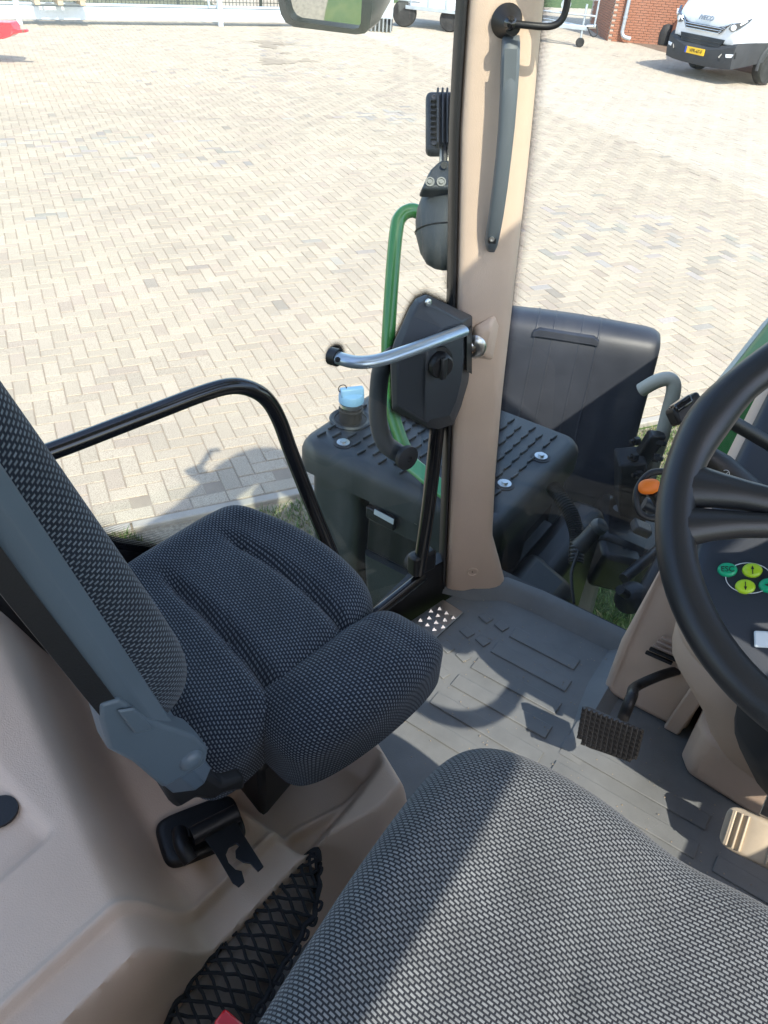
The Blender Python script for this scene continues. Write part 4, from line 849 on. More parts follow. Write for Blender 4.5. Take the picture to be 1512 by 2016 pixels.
# ================================================================== storage net on the side of the console
A0, A1 = tp(612, 1690, 1.02), tp(372, 2060, 1.02); L0 = A1-A0; nL = float(np.linalg.norm(L0)); nd = nrm(L0); nw = nrm(np.cross(nd, [0, 0, 1])); nw = nw if nw[0] > 0 else -nw
t = thing('storage_net', 'black elastic storage net stretched along the console beside the driver seat', 'net', A0+L0/2)
def nq(s_, w_, j=0): 
    wid = .010+.028*sst(0, .22, s_)-.0*s_
    return A0+nd*nL*s_+nw*(w_*wid+.004)+np.array([0, 0, .012*(1-w_*w_)-.02*s_*w_])
for s1 in (-1, 1):
    for k in range(17):
        P_ = []
        for i in range(9):
            w_ = -1+2*i/8; s_ = (k/14.5-.1)+ .085*(w_*s1+1)*1.0 - (.085 if s1 > 0 else 0)*1.0
            P_.append(nq(min(max(s_, 0), 1.05), w_)+rng.normal(0, .0008, 3))
        MB().tube(P_, .0021, 6).build('strand', 'cord', t)
for w_ in (-1, 1):
    MB().tube(crv([nq(s_, w_)+rng.normal(0, .0018, 3) for s_ in np.linspace(0, 1.05, 22)], 3), .0036, 8).build('rim_cord', 'cord', t)
for k in range(14):
    p = nq(.02+k*.075, 1); MB().tube(crv([p, p+nw*.006+np.array([0, 0, .004]), p+nw*.007+nd*.008, p+nd*.010], 4), .0022, 6).build('loop', 'cord', t)
MB().tube(crv([nq(.0, -.8), nq(0, 0)-nd*.008, nq(0, .8)], 4), .005, 8).build('end_knot', 'cord', t)
# backing sheet behind the net
pk = [nq(s_, -.9)-np.array([0, 0, .006]) for s_ in np.linspace(.03, 1.05, 10)]+[nq(s_, .9)-np.array([0, 0, .006]) for s_ in np.linspace(1.05, .03, 10)]
MB().add(pk, [tuple(range(20))]).build('pocket_sheet', 'pocket', t, solid=.002)
# ================================================================== driver seat
ds = thing('driver_seat', 'driver seat cushion in speckled grey fabric, half in sunlight', 'seat', (.07, .2, ZF))
def hd(x, y):
    z = .028*sst(.15, .25, abs(x))*sst(.30, .1, y)-.007*math.exp(-((x+.02)/.05)**2)*sst(.1, .26, y)
    z -= .006*math.exp(-((x-.02-.35*(y-.05))/.012)**2)*sst(.2, .12, y)
    z -= .005*math.exp(-((x+.06+.25*(y-.1))/.010)**2)*sst(.18, .1, y)*sst(-.2, -.05, y)
    z -= .006*math.exp(-((x-.21+.10*y)/.008)**2)*sst(.22, .16, y)
    return z
def wpd(x, y):
    f_ = sst(-.1, .28, y)
    y2 = y+.012*math.exp(-((x+.16)/.10)**2)*f_-.006*math.exp(-((x+.02)/.05)**2)*f_
    return x*(1+.02*sst(.0, .25, y)-.10*sst(.1, -.3, y))+.080, y2+.234
mb = MB(); pillow(mb, (0, 0, -.735), np.eye(3), .285, .318, .050, .08, n=8, N=110, hf=hd, warp=wpd, crown=.0)
mb.build('seat_cushion', 'fabric_driver', ds, ang=80)
MB().prism([(-.15, -.1, -.87), (-.15, .44, -.87), (.3, .44, -.87), (.3, -.1, -.87)], (0, 0, -.06)).build('seat_pan', 'black', ds, bevel=.02)
MB().loft([[(-.11, -.05, z), (-.11, .34, z), (.26, .34, z), (.26, -.05, z)] for z in (-.93, -1.0, -1.06, -1.12, -1.2)]).build('suspension', 'black_rough', ds, bevel=.015)
mb = MB(); pillow(mb, (.075, -.16, -.4), ((1, 0, 0), nrm((0, -.2, 1)), nrm((0, 1, .2))), .25, .36, .06, .06, n=4, N=40); mb.build('backrest', 'fabric_driver', ds, ang=80)
t = thing('belt_buckle', 'red seat belt buckle button at the bottom edge beside the driver seat', 'belt buckle', tp(452, 2025, .84))
bp0 = tp(452, 2022, .84)
MB().box(bp0-np.array([0, 0, .028]), (.034, .022, .055)).build('housing', 'black', t, bevel=.005)
MB().box(bp0+np.array([0, 0, .004]), (.026, .016, .008)).build('release_button', 'red', t, bevel=.003)
# ================================================================== dashboard console, steering wheel, pedals
dc = thing('dashboard_console', 'beige dashboard console with dark button panel behind the steering wheel', 'dashboard', (.1, 1.1, ZF))
# left foot panel
fp = MB(); fp.prism([(-.150, 1.116, ZF), (.02, 1.116, ZF), (.02, 1.14, -.80), (-.115, 1.14, -.80), (-.128, 1.116, -.86), (-.150, 1.116, -1.08)], (0, .16, 0))
fp = fp.build('side_panel', 'tan', dc, bevel=.016, seg=4, ang=50)
MB().box((.005, 1.108, -1.13), (.030, .012, .17), ((1, 0, 0), (0, 1, 0), (.1, 0, 1))).build('cover_strip', 'tan', fp, bevel=.004)
MB().lathe([(.0065, 0), (.0065, .003), (.003, .003)], (.012, 1.102, -1.085), (0, -1, 0), 14).build('screw', 'black', fp)
for k in range(5):
    MB().box((-.075+.004*k, 1.114, -1.062+.0125*k), (.05, .008, .0055), ((1, 0, .06), (0, 1, 0), (0, 0, 1))).build('vent_slat', 'tan_dark' if k > 1 else 'ink', fp, bevel=.0015)
# column cover: bulging beige body
def ring(z, x0, x1, y0, y1, e=3.2, n=28):
    cx_, cy_, a, b = (x0+x1)/2, (y0+y1)/2, (x1-x0)/2, (y1-y0)/2
    return [(cx_+a*math.copysign(abs(math.cos(q))**(2/e), math.cos(q)), cy_+b*math.copysign(abs(math.sin(q))**(2/e), math.sin(q)), z) for q in np.linspace(0, 2*math.pi, n, endpoint=False)]
MB().loft([ring(-1.145, .055, .36, 1.03, 1.30), ring(-1.12, .04, .38, 1.01, 1.30), ring(-1.04, .0, .40, .98, 1.30), ring(-.985, -.045, .42, .965, 1.30), ring(-.955, -.068, .43, .955, 1.30), ring(-.90, -.074, .44, .945, 1.30), ring(-.82, -.072, .44, .93, 1.30), ring(-.72, -.068, .44, .90, 1.30), ring(-.64, -.060, .44, .88, 1.28), ring(-.60, -.03, .42, .90, 1.26)]).build('column_cover', 'tan', dc, ang=60)
MB().prism([(.03, 1.06, ZF), (.05, 1.03, ZF), (.38, 1.00, ZF), (.38, 1.28, ZF), (.03, 1.28, ZF)], (0, 0, .12)).build('foot_block', 'tan', dc, bevel=.015, seg=3)
MB().loft([ring(z, .10-a, .30+a, .86-b, 1.1, 2.6) for z, a, b in ((-.98, .00, .0), (-.93, .035, .02), (-.90, .04, .03), (-.86, .03, .02), (-.82, .05, .04), (-.70, .05, .05))]).build('column_boot', 'rubber', dc, ang=60)
# button panel facing the driver
TN = nrm([0, -.66, .75]); TX = np.array([1., 0, 0]); TY = nrm(np.cross(TN, TX)); TC = td(1490, 1090, .965)
def dqx(x, y, off=0.): return thr(x, y, TC+TN*off, TN)
cpx = dqx(1490, 1090); cpl = np.array([.135, cpx[1], cpx[2]])
def dd(a, b, c): return cpl+TX*a+TY*b+TN*c
mb = MB(); pillow(mb, dd(0, .125, -.012), (TX, TY, TN), .222, .285, .02, .05, n=4, N=48); mb.build('panel_rim', 'tan', dc, ang=70)
mb = MB(); pillow(mb, dd(0.004, .125, .002), (TX, TY, TN), .213, .276, .012, .03, n=4, N=48, hf=lambda x, y: -.012*math.exp(-((x-.02)**2+(y+.10)**2)/.01)); pn = mb.build('button_panel', 'dash', dc, ang=70)
def onp(x, y, off=.003): return dqx(x, y, off+.0)
bts = [(1432, 1122, 'btn_green'), (1481, 1123, 'btn_lime'), (1467, 1155, 'btn_lime'), (1514, 1153, 'btn_green')]
bax = nrm(onp(1481, 1123)-onp(1432, 1122)); bay = np.cross(TN, bax)
for x, y, c in bts:
    o_ = onp(x, y, .004); mb = MB(); mb.loft([[o_+bax*.0115*s_*math.cos(q)+bay*.0088*s_*math.sin(q)+TN*h_ for q in np.linspace(0, 2*math.pi, 26, endpoint=False)] for s_, h_ in ((1, -.006), (1, .002), (.9, .0038), (.5, .0044))])
    b_ = mb.build('button', c, pn, ang=60)
    if x == 1432: text('button_lettering', 'ESC', .0095, o_+TN*.0048, bax, bay, 'ink', b_, ext=.0003, world=False)
    else:
        s_ = {1481: 1, 1467: -1, 1514: 1}[x]; e_, f_ = (bay*s_, bax) if x != 1514 else (-bax, bay)
        MB().prism([o_+TN*.0046+e_*a*.0055+f_*b*.003 for a, b in ((1, 0), (.1, .6), (.1, .15), (-1, .15), (-1, -.15), (.1, -.15), (.1, -.6))], TN*.0004).build('arrow', 'ink', b_, smooth=False)
lo_ = onp(1474, 1138, .004)
MB().tube([lo_+bax*.026*math.cos(q)+bay*.019*math.sin(q) for q in np.linspace(0, 2*math.pi, 40)], .0006, 6).build('button_ring', 'print_white', pn)
MB().box(onp(1530, 1260, .006), (.05, .02, .004), (bax, bay, TN)).build('glare_patch', 'pale_grey', pn, bevel=.002)  # pale plate painted in as the glare on the panel
# ---------- steering wheel
SC = np.array([.108, .665, -.372]); ST = R(37); SN = np.array([0, -math.sin(ST), math.cos(ST)]); SY = np.array([0, math.cos(ST), math.sin(ST)]); SX = np.array([1., 0, 0])
sw = thing('steering_wheel', 'black steering wheel with finger-moulded grip at the right edge', 'steering wheel', SC-SN*.1)
def sr(q, r_, h_=0.): return SC+SX*r_*math.cos(q)+SY*r_*math.sin(q)+SN*h_
qs = np.linspace(0, 2*math.pi, 97)[:-1]; V = []; F = []; n = 16
for i, q in enumerate(qs):
    qd = (math.degrees(q)+360) % 360; bulge = .0
    for c_, w_ in ((172, 10), (140, 9)): bulge += .0035*math.exp(-((qd-c_)/w_)**2)
    for j in range(n):
        p = 2*math.pi*j/n; rr = .0165+bulge; V.append(sr(q, .196+rr*math.cos(p)*(1.05 if math.cos(p) < 0 else 1), rr*.92*math.sin(p)))
N2 = len(qs); F = [(i*n+j, i*n+(j+1) % n, ((i+1) % N2)*n+(j+1) % n, ((i+1) % N2)*n+j) for i in range(N2) for j in range(n)]
MB().add(V, F).build('rim', 'wheel_rubber', sw, ang=80)
def ringseam(q): MB().tube([sr(q, .190+.0172*math.cos(p), .016*math.sin(p)) for p in np.linspace(0, 2*math.pi, 20)], .0007, 5).build('seam', 'ink', sw)
ringseam(R(128)); ringseam(R(147))
MB().lathe([(.001, .0), (.05, -.004), (.06, -.012), (.062, -.035), (.05, -.06)], SC+SN*-.015, SN, 36).build('hub', 'wheel_rubber', sw)
def spoke(q, q2, w0, w1, name='spoke', r0=.05, r1=.186, drop=-.03, th=.012):
    rings = []
    for k in range(7):
        u = k/6; r_ = r0+(r1-r0)*u; qq = q2+(q-q2)*u; c = sr(qq, r_, drop*(1-u)**1.3); tq_ = -SX*math.sin(qq)+SY*math.cos(qq); w_ = w0+(w1-w0)*abs(2*u-1)**2
        rings.append([c+tq_*w_*math.cos(p)+SN*th*math.sin(p) for p in np.linspace(0, 2*math.pi, 14, endpoint=False)])
    MB().loft(rings).build(name, 'wheel_rubber', sw, ang=60)
spoke(R(140), R(142), .018, .030); spoke(R(192), R(188), .013, .022); spoke(R(204), R(198), .011, .019); spoke(R(42), R(40), .016, .026); spoke(R(0), R(0), .012, .02)
MB().tube([SC-SN*.05, SC-SN*.30+np.array([0, .06, 0])], .045, 20).build('column', 'rubber', sw)
# ---------- column switches
def stalk(name, label, cat): return thing(name, label, cat, td(1500, 1000, .8))
t = thing('light_stalk', 'black column stalk with white lamp and wiper symbols under the wheel spoke', 'stalk', td(1450, 950, .80))
s0, s1 = td(1392, 897, .80), td(1560, 1040, .82)
MB().tube([s0, s0*.85+s1*.15, s0*.4+s1*.6, s1], [.011, .0145, .0145, .012], 18).build('stalk', 'black', t)
sdx = nrm(s1-s0); sv = nrm(-s0); sby = nrm(np.cross(sv, sdx)); sby = sby if sby[2] > 0 else -sby; svn = np.cross(sdx, sby); svn = svn if svn@sv > 0 else -svn
for u_, kind in ((.17, 'w'), (.36, 'l'), (.44, 'l')):
    c = s0+(s1-s0)*u_+svn*.0148-sby*.002
    if kind == 'l':
        MB().tube([c+sdx*.0032*math.cos(q)+sby*.0036*math.sin(q) for q in np.linspace(-1.6, 1.6, 10)], .0004, 5).build('lamp_symbol', 'print_white', t)
        for k in (-1, 0, 1): MB().tube([c-sdx*.001+sby*.0022*k, c-sdx*.0042+sby*.0022*k], .00035, 5).build('lamp_symbol', 'print_white', t)
    else:
        MB().tube([c+sdx*.004*math.cos(q)+sby*.004*math.sin(q) for q in np.linspace(.3, 2.8, 10)], .0004, 5).build('wiper_symbol', 'print_white', t)
        MB().tube([c-sby*.003, c+sby*.003+sdx*.001], .0004, 5).build('wiper_symbol', 'print_white', t)
t = thing('shuttle_lever', 'black angular shuttle lever knob peeking out left of the wheel rim', 'lever', td(1345, 805, .82))
kx = nrm(td(1375, 790, .82)-td(1325, 825, .82)); kz = nrm(td(1330, 790, .82)-td(1350, 830, .82)); ky = np.cross(kx, kz)
MB().box(td(1348, 806, .82), (.034, .026, .020), (kx, ky, kz)).build('knob', 'black', t, bevel=.004)
MB().box(td(1340, 797, .815), (.022, .020, .010), (kx, ky, kz)).build('thumb_switch', 'black_gloss', t, bevel=.003)
MB().box(td(1352, 818, .81), (.010, .002, .002), (kx, ky, kz)).build('mark', 'print_white', t)
MB().tube([td(1360, 805, .82), td(1440, 830, .85), td(1560, 900, .9)], .008, 12).build('stem', 'black', t)
t = thing('orange_lever', 'black lever ring with an orange knob in front of the wheel rim', 'lever', td(1280, 970, .95))
MB().tube(crv([td(1310, 928, .95), td(1280, 932, .95), td(1258, 955, .95), td(1252, 985, .95), td(1262, 1012, .95), td(1290, 1022, .95), td(1320, 1020, .96)], 6), .0042, 10).build('ring', 'black', t)
mb = MB(); pillow(mb, td(1278, 958, .93), (nrm(td(1295, 955, .93)-td(1262, 958, .93)), nrm(td(1278, 940, .93)-td(1278, 972, .93)), nrm(-td(1278, 958, .93))), .0135, .0095, .008, .004, n=2.4, N=18); mb.build('knob', 'orange', t, ang=80)
MB().tube([td(1285, 968, .94), td(1310, 1005, .96), td(1360, 1040, 1.0)], .007, 10).build('stem', 'black', t)
MB().tube([td(1268, 990, .97), td(1300, 1004, .97)], .008, 10).build('stem', 'grey_plastic', t)
# ---------- pedals
t = thing('clutch_pedal', 'black clutch pedal with a studded rubber pad, left of the console', 'pedal', tp(1200, 1450, 1.07))
q0, q1, q2, q3 = tp(1146, 1390, 1.045), tp(1268, 1437, 1.03), tp(1252, 1505, 1.07), tp(1133, 1462, 1.085)
e1, e2 = nrm(q1-q0), nrm(q3-q0); pn_ = nrm(np.cross(e1, e2)); pn_ = pn_ if pn_[2] > 0 else -pn_
pa = MB().prism([q0, q0+e1*.01-e2*.003, q1-e1*.006, q1, q2-e2*.01, q2-e1*.012, q3+e1*.02, q3-e2*.014], -pn_*.012).build('pad', 'black', t, bevel=.003)
W1, W2 = float(np.linalg.norm(q1-q0)), float(np.linalg.norm(q3-q0)); e2o = nrm(q3-q0-e1*((q3-q0)@e1))
for i in range(12):
    for j in range(8):
        a, b = (i+.5)/12, (j+.5)/8
        if (a < .12 or a > .9) and b > .9: continue
        c = q0*(1-a)*(1-b)+q1*a*(1-b)+q2*a*b+q3*(1-a)*b; s_ = .0037
        MB().add([c+e1*s_+e2o*s_, c-e1*s_+e2o*s_, c-e1*s_-e2o*s_, c+e1*s_-e2o*s_, c+pn_*.0045], [(0, 1, 4), (1, 2, 4), (2, 3, 4), (3, 0, 4)]).build('stud', 'pedal_rubber', pa, smooth=False)
MB().tube(crv([tp(1226, 1415, 1.055), tp(1244, 1370, 1.02), ty(1252, 1352, 1.03), ty(1300, 1330, 1.08), ty(1340, 1318, 1.14)], 4), .0075, 10, flat=1.3).build('arm', 'black', t)
t = thing('brake_pedal', 'pale ribbed brake pedal pad under the steering column, lit by the sun', 'pedal', tp(1490, 1635, 1.1))
b0 = tp(1442, 1600, 1.09); b1 = tp(1530, 1640, 1.07); b2 = tp(1520, 1700, 1.10)
e1, e2 = nrm(b1-b0), nrm((b2-b1)-nrm(b1-b0)*((b2-b1)@nrm(b1-b0))); pn_ = nrm(np.cross(e1, e2)); pn_ = pn_ if pn_[2] > 0 else -pn_
pc_ = b0+e1*.045+e2*.022; mb = MB(); pillow(mb, pc_, (e1, e2, pn_), .055, .034, .006, .004, n=5, N=24, hf=lambda x, y: .004*math.cos(x*60)); pd = mb.build('pad', 'brake_metal', t, ang=60)
for a in (-.04, -.03, -.02, .02, .03, .04): MB().box(pc_+e1*a+pn_*.003, (.003, .056, .004), (e1, e2, pn_)).build('rib', 'brake_metal', pd, bevel=.001)
MB().box(pc_+e2*-.04+pn_*.01+np.array([0, .01, .02]), (.016, .05, .008), (e1, nrm(-e2+np.array([0, 0, .8])), pn_)).build('arm', 'steel', t, bevel=.002)
MB().tube([pc_+e2*-.05+np.array([0, .015, .04]), pc_+np.array([0, .12, .12])], .008, 8).build('arm', 'black', t)
# ================================================================== outside of the tractor
# tank with tread top
tk = thing('tank_box', 'black plastic tank cover with studded tread top and filler neck beside the cab', 'tank cover', (-.95, 1.8, -2.1))
TZ = -1.30
def rr(x0, x1, y0, y1, z, r_, n=6):
    out = []
    for cx_, cy_, a0 in ((x1-r_, y1-r_, 0), (x0+r_, y1-r_, 90), (x0+r_, y0+r_, 180), (x1-r_, y0+r_, 270)):
        for k in range(n+1): q = R(a0+90*k/n); out.append((cx_+r_*math.cos(q), cy_+r_*math.sin(q), z))
    return out
X0, X1, Y0, Y1 = -1.30, -.595, 1.535, 2.13; GX0, GX1 = -1.075, -1.045
tpn = MB().loft([rr(X0, X1, Y0, Y1, TZ-.11, .05), rr(X0, X1, Y0, Y1, TZ-.045, .05), rr(X0+.004, X1-.004, Y0+.004, Y1-.004, TZ-.028, .05), rr(X0+.014, X1-.014, Y0+.014, Y1-.014, TZ-.010, .05), rr(X0+.032, X1-.032, Y0+.032, Y1-.032, TZ, .05)]).build('tread_top', 'tank', tk, ang=50)
MB().loft([rr(X0+.035, GX0, Y0+.030, Y1-.02, TZ-.118, .03), rr(X0+.04, GX0, Y0+.030, Y1-.03, TZ-.5, .03), rr(X0+.07, GX0, Y0+.06, Y1-.05, TZ-.95, .03)]).build('side_panel', 'tank', tk, ang=50)
MB().box(((X0+X1)/2, (Y0+Y1)/2+.05, TZ-.5), (X1-X0-.12, Y1-Y0-.08, .86)).build('inner_tank', 'ink', tk)
MB().loft([rr(GX1, X1-.02, Y0+.030, Y1-.02, TZ-.118, .025), rr(GX1, X1-.02, Y0+.030, Y1-.03, TZ-.205, .025)]).build('side_panel', 'tank', tk, ang=50)
MB().box(((GX1+X1)/2-.01, Y0+.175, TZ-.275), (X1-GX1-.03, .27, .13)).build('lamp_panel', 'black', tk, bevel=.006)
MB().loft([rr(GX1, X1-.02, Y0+.025, Y1-.03, TZ-.350, .025), rr(GX1, X1-.02, Y0+.03, Y1-.03, TZ-.40, .025), rr(GX1+.02, X1-.02, Y0+.09, Y1-.05, TZ-.95, .025)]).build('side_panel', 'tank', tk, ang=50)
# step lamp in the recess
def tfy(x, y, Y=Y0+.028): return ty(x, y, Y)
lm = [tfy(728, 990), tfy(782, 1018), tfy(782, 1040), tfy(728, 1012)]
lampo = MB().prism(lm, (0, -.022, 0)).build('step_lamp', 'black', tk, bevel=.004)
MB().prism([tfy(738, 1002, Y0+.003), tfy(776, 1022, Y0+.003), tfy(775, 1032, Y0+.003), tfy(737, 1011, Y0+.003)], (0, -.003, 0)).build('lamp_lens', 'pale_grey', lampo)
for (x, y) in ((731, 976), (821, 1026)): MB().lathe([(.009, 0), (.009, .006), (.006, .008)], tfy(x, y), (0, -1, 0), 6).build('bolt', 'steel', tk)
# tread studs in slanted rows
nst = 0
for i in range(0, 18):
    for j in range(9):
        x = X0+.055+i*.038; y = Y0+.06+j*.054+(.027 if i % 2 else 0)
        if x > X1-.045 or y > Y1-.05 or x < X0+.045: continue
        if math.hypot(x+1.20, y-1.735) < .085: continue
        if min(math.hypot(x-a, y-b) for a, b in ((-1.165, 1.60), (-.66, 1.93), (-.68, 1.73), (-1.0, 2.05))) < .036: continue
        MB().box((x, y, TZ+.003), (.0065, .036, .010), ((1, -.10, 0), (.10, 1, 0), (0, 0, 1))).build('tread_stud', 'tank', tpn, bevel=.0018); nst += 1
for a, b in ((-1.165, 1.60), (-.66, 1.93), (-.68, 1.73), (-1.0, 2.05)):
    MB().lathe([(.030, -.004), (.030, .002), (.026, .003)], (a, b, TZ), (0, 0, 1), 24).build('washer_seat', 'rubber', tpn)
    MB().lathe([(.020, .002), (.020, .006), (.010, .0065), (.010, .013), (.001, .013)], (a, b, TZ), (0, 0, 1), 24).build('bolt', 'steel', tpn)
# filler neck and blue cap
fc_ = tp(690, 826, 1.30); fcz = fc_+np.array([0, 0, 0])
MB().lathe([(.066, -.006), (.068, .004), (.062, .008), (.052, .004), (.050, -.004)], fcz, (0, 0, 1), 36).build('filler_recess', 'tank', tpn)
MB().lathe([(.050, .001), (.050, .002)], fcz, (0, 0, 1), 30).build('filler_hole', 'ink', tpn)
t = thing('filler_cap', 'light blue filler cap on its neck at the corner of the tank cover', 'filler cap', fcz)
MB().lathe([(.036, .002), (.036, .035), (.039, .036), (.039, .042), (.035, .043), (.035, .055)], fcz, (0, 0, 1), 30).build('neck', 'rubber', t)
MB().lathe([(.034, .052), (.038, .054), (.038, .064), (.034, .066)], fcz, (0, 0, 1), 30).build('neck_ring', 'steel', t)
MB().lathe([(.036, .066), (.040, .069), (.040, .088), (.036, .095), (.020, .099), (.001, .099)], fcz, (0, 0, 1), 36).build('cap', 'blue_cap', t)
ga_ = nrm(np.array([.6, .8, 0])); gb2 = np.array([-.8, .6, 0])
MB().loft([[fcz+ga_*a*.037+gb2*b*w_+np.array([0, 0, z]) for a, b in ((-1, -1), (1, -1), (1, 1), (-1, 1))] for z, w_ in ((.090, .018), (.108, .013), (.115, .009))]).build('cap_grip', 'blue_cap', t, bevel=.004)
MB().tube([fcz+ga_*-.03+np.array([0, 0, .115])+.013*(ga_*math.cos(q)+np.array([0, 0, 1])*math.sin(q)) for q in np.linspace(0, 2*math.pi, 16)], .0016, 6).build('wire_loop', 'black', t)
# green handrail
t = thing('green_handrail', 'glossy green bent tube handrail rising behind the door lock', 'handrail', (-1.12, 1.9, -1.35))
hr = crv([td(838, 950, 2.30), td(800, 890, 2.31), td(770, 800, 2.31), td(764, 700, 2.29), td(766, 640, 2.27), td(774, 520, 2.25), td(781, 450, 2.25), td(788, 428, 2.25), td(803, 416, 2.25), td(825, 418, 2.26), td(890, 452, 2.28), td(935, 476, 2.30)], 6)
MB().tube(hr, .0205, 18).build('tube', 'green', t)
t = thing('green_strut', 'pale green painted strut crossing the tank top behind the door frame', 'strut', tp(840, 940, 1.25))
MB().box((tp(808, 912, 1.24)+tp(872, 965, 1.24))/2, (.31, .045, .016), (tp(872, 965, 1.24)-tp(808, 912, 1.24), (0, 1, .3), (0, 0, 1))).build('bar', 'green_light', t, bevel=.005)
# work lamp
LD_ = 1.76; LSc = .84
t = thing('work_lamp', 'black finned work lamp on a bracket behind the pillar edge', 'lamp', td(880, 310, LD_))
la, lb = nrm(td(905, 187, LD_)-td(850, 187, LD_)), nrm(td(852, 190, LD_)-td(852, 285, LD_)); lb = nrm(lb-la*(la@lb)); ln = nrm(np.cross(la, lb)); ln = ln if ln@(-td(880, 240, 1)) > 0 else -ln
lc_ = td(890, 238, LD_)
def lq(a, b, c): return lc_+(la*a+lb*b+ln*c)*LSc
MB().box(lq(0, 0, -.02), (.118, .140, .035), (la, lb, ln)).build('housing', 'lamp_black', t, bevel=.012, seg=3)
for k in range(8): MB().box(lq(-.040+k*.0125, 0, .012), (.0045, .124, .034), (la, lb, ln)).build('fin', 'lamp_black', t, bevel=.0015)
for k in range(8): MB().box(lq(-.050, -.052+k*.0148, .002), (.014, .004, .018), (la, lb, ln)).build('fin', 'lamp_black', t, bevel=.001)
for s_ in (-1, 1): MB().lathe([(.0055, 0), (.0055, .006), (.003, .006), (.003, .004)], lq(-.049, s_*.062, .0), ln, 12).build('screw', 'lamp_grey', t)
MB().prism([lq(-.006, .035, .028), lq(.004, .045, .028), (lq(.03, .04, .028)), lq(.03, -.01, .028), lq(.004, -.015, .028), lq(-.008, 0, .028)], ln*.02).build('connector', 'grey_plastic', t, bevel=.004)
cb = crv([lq(.012, -.012, .045), lq(.004, -.035, .05), lq(.012, -.06, .045), lq(.022, -.10, .03), lq(.02, -.14, .0)], 8)
MB().tube(cb, [.0105+.0018*(k % 2) for k in range(len(cb))], 12).build('corrugated_cable', 'black', t)
MB().box(lq(-.004, -.088, -.01), (.05, .05, .02), (la, lb, ln)).build('bracket', 'steel_worn', t, bevel=.004)
MB().box(lq(-.02, -.10, .005), (.012, .06, .012), (la, lb, ln)).build('bracket', 'black', t, bevel=.003)
# round dark housing below the lamp
t = thing('indicator_housing', 'dark rounded plastic housing under the work lamp with two screws', 'housing', td(870, 520, LD_))
HD = 1.79; hc0 = td(884, 432, HD); hz = nrm(td(884, 340, HD)-td(868, 520, HD)); hx = la; hyv = nrm(np.cross(hz, hx)); hyv = hyv if hyv@(-hc0) > 0 else -hyv
rings = []
for z, r_, o_ in ((-.138, .012, .0), (-.132, .032, 0), (-.12, .052, 0), (-.09, .072, .0), (-.045, .087, 0), (-.005, .092, 0), (.03, .090, 0), (.06, .082, 0), (.085, .066, 0), (.10, .045, 0), (.108, .02, 0)):
    rings.append([hc0+(hz*z+hx*r_*math.cos(q)+hyv*r_*.8*math.sin(q))*LSc for q in np.linspace(0, 2*math.pi, 30, endpoint=False)])
hs = MB().loft(rings).build('body', 'housing', t, ang=60)
MB().tube([hc0+(hz*-.035+hx*.0905*math.cos(q)+hyv*.0725*math.sin(q))*LSc for q in np.linspace(0, 2*math.pi, 40)], .0015, 5).build('seam', 'black', hs)
def hp_(a, b, c): return hc0+(hx*a+hz*b+hyv*c)*LSc
br_ = MB().loft([[hp_(-.092, .040, .045), hp_(.030, .040, .045), hp_(.05, .10, .045), hp_(.045, .140, .02), hp_(-.045, .140, .02), hp_(-.070, .11, .03)], [hp_(-.084, .044, .098), hp_(.0, .044, .098), hp_(.015, .10, .09), hp_(.012, .132, .07), hp_(-.040, .132, .07), hp_(-.062, .10, .09)]]).build('bracket_cover', 'grey_plastic', t, bevel=.008, seg=3, ang=35)
for a, b in ((-.064, .062), (-.034, .062)): MB().lathe([(.0105, 0), (.0105, .002), (.0075, .002), (.0075, -.001), (.005, -.001), (.005, .003), (.0025, .003)], hp_(a, b, .097), hyv, 16).build('screw', 'lamp_grey', br_)
MB().lathe([(.008, 0), (.008, .0015)], hp_(-.030, .110, .087), hyv, 16).build('hole', 'ink', br_)
MB().tube([hp_(.0, .12, .0), hp_(.01, .22, -.02)], .02, 12).build('stem', 'black', t)
# outside mirror
t = thing('outside_mirror', 'large outside mirror with dark green-black housing at the top of the view', 'mirror', td(640, 40, 1.7))
MD = 1.36; mo = td(632, 0, MD)
ma_ = nrm(td(735, 8, MD)-td(545, -8, MD)); mb_ = np.array([0, 0, 1.]); mb_ = nrm(mb_-ma_*(ma_@mb_)); mn = nrm(np.cross(ma_, mb_)); mn = mn if mn@(-mo) > 0 else -mn
tg0 = np.array([-4.4, 1.2, -CAM_H]); tg0 = np.array([tg0@RT, tg0@FW, tg0[2]]); mn = nrm(nrm(tg0-mo)+nrm(-mo)); mb_ = nrm(mb_-mn*(mn@mb_)); ma_ = np.cross(mb_, mn)
def mq(x, y, off=0.): return thr(x, y, mo+mn*off, mn)
mpts = [(543, -160), (547, 0), (553, 28), (562, 44), (578, 53), (700, 68), (718, 66), (727, 56), (732, 20), (734, -160)]
mi = [(554, -150), (560, 0), (566, 24), (573, 36), (584, 42), (694, 57), (706, 55), (710, 46), (712, 10), (716, -150)]
rim_o = [mq(x, y, 0) for x, y in mpts]; rim_i = [mq(x, y, .002) for x, y in mi]; ri2 = [mq(x, y, -.008) for x, y in mi]
nm = len(mpts); V = rim_o+rim_i+ri2; F = [(i, (i+1) % nm, nm+(i+1) % nm, nm+i) for i in range(nm)]+[(nm+i, nm+(i+1) % nm, 2*nm+(i+1) % nm, 2*nm+i) for i in range(nm)]
back = [p-mn*.03 for p in rim_o]; cmo = np.mean(rim_o, 0); bk2 = [cmo+(p-cmo)*.8-mn*.09 for p in rim_o]
b0_ = len(V); V = V+back+bk2; F += [(i, (i+1) % nm, b0_+(i+1) % nm, b0_+i) for i in range(nm)]+[(b0_+i, b0_+(i+1) % nm, b0_+nm+(i+1) % nm, b0_+nm+i) for i in range(nm)]+[tuple(range(b0_+nm, b0_+2*nm))]
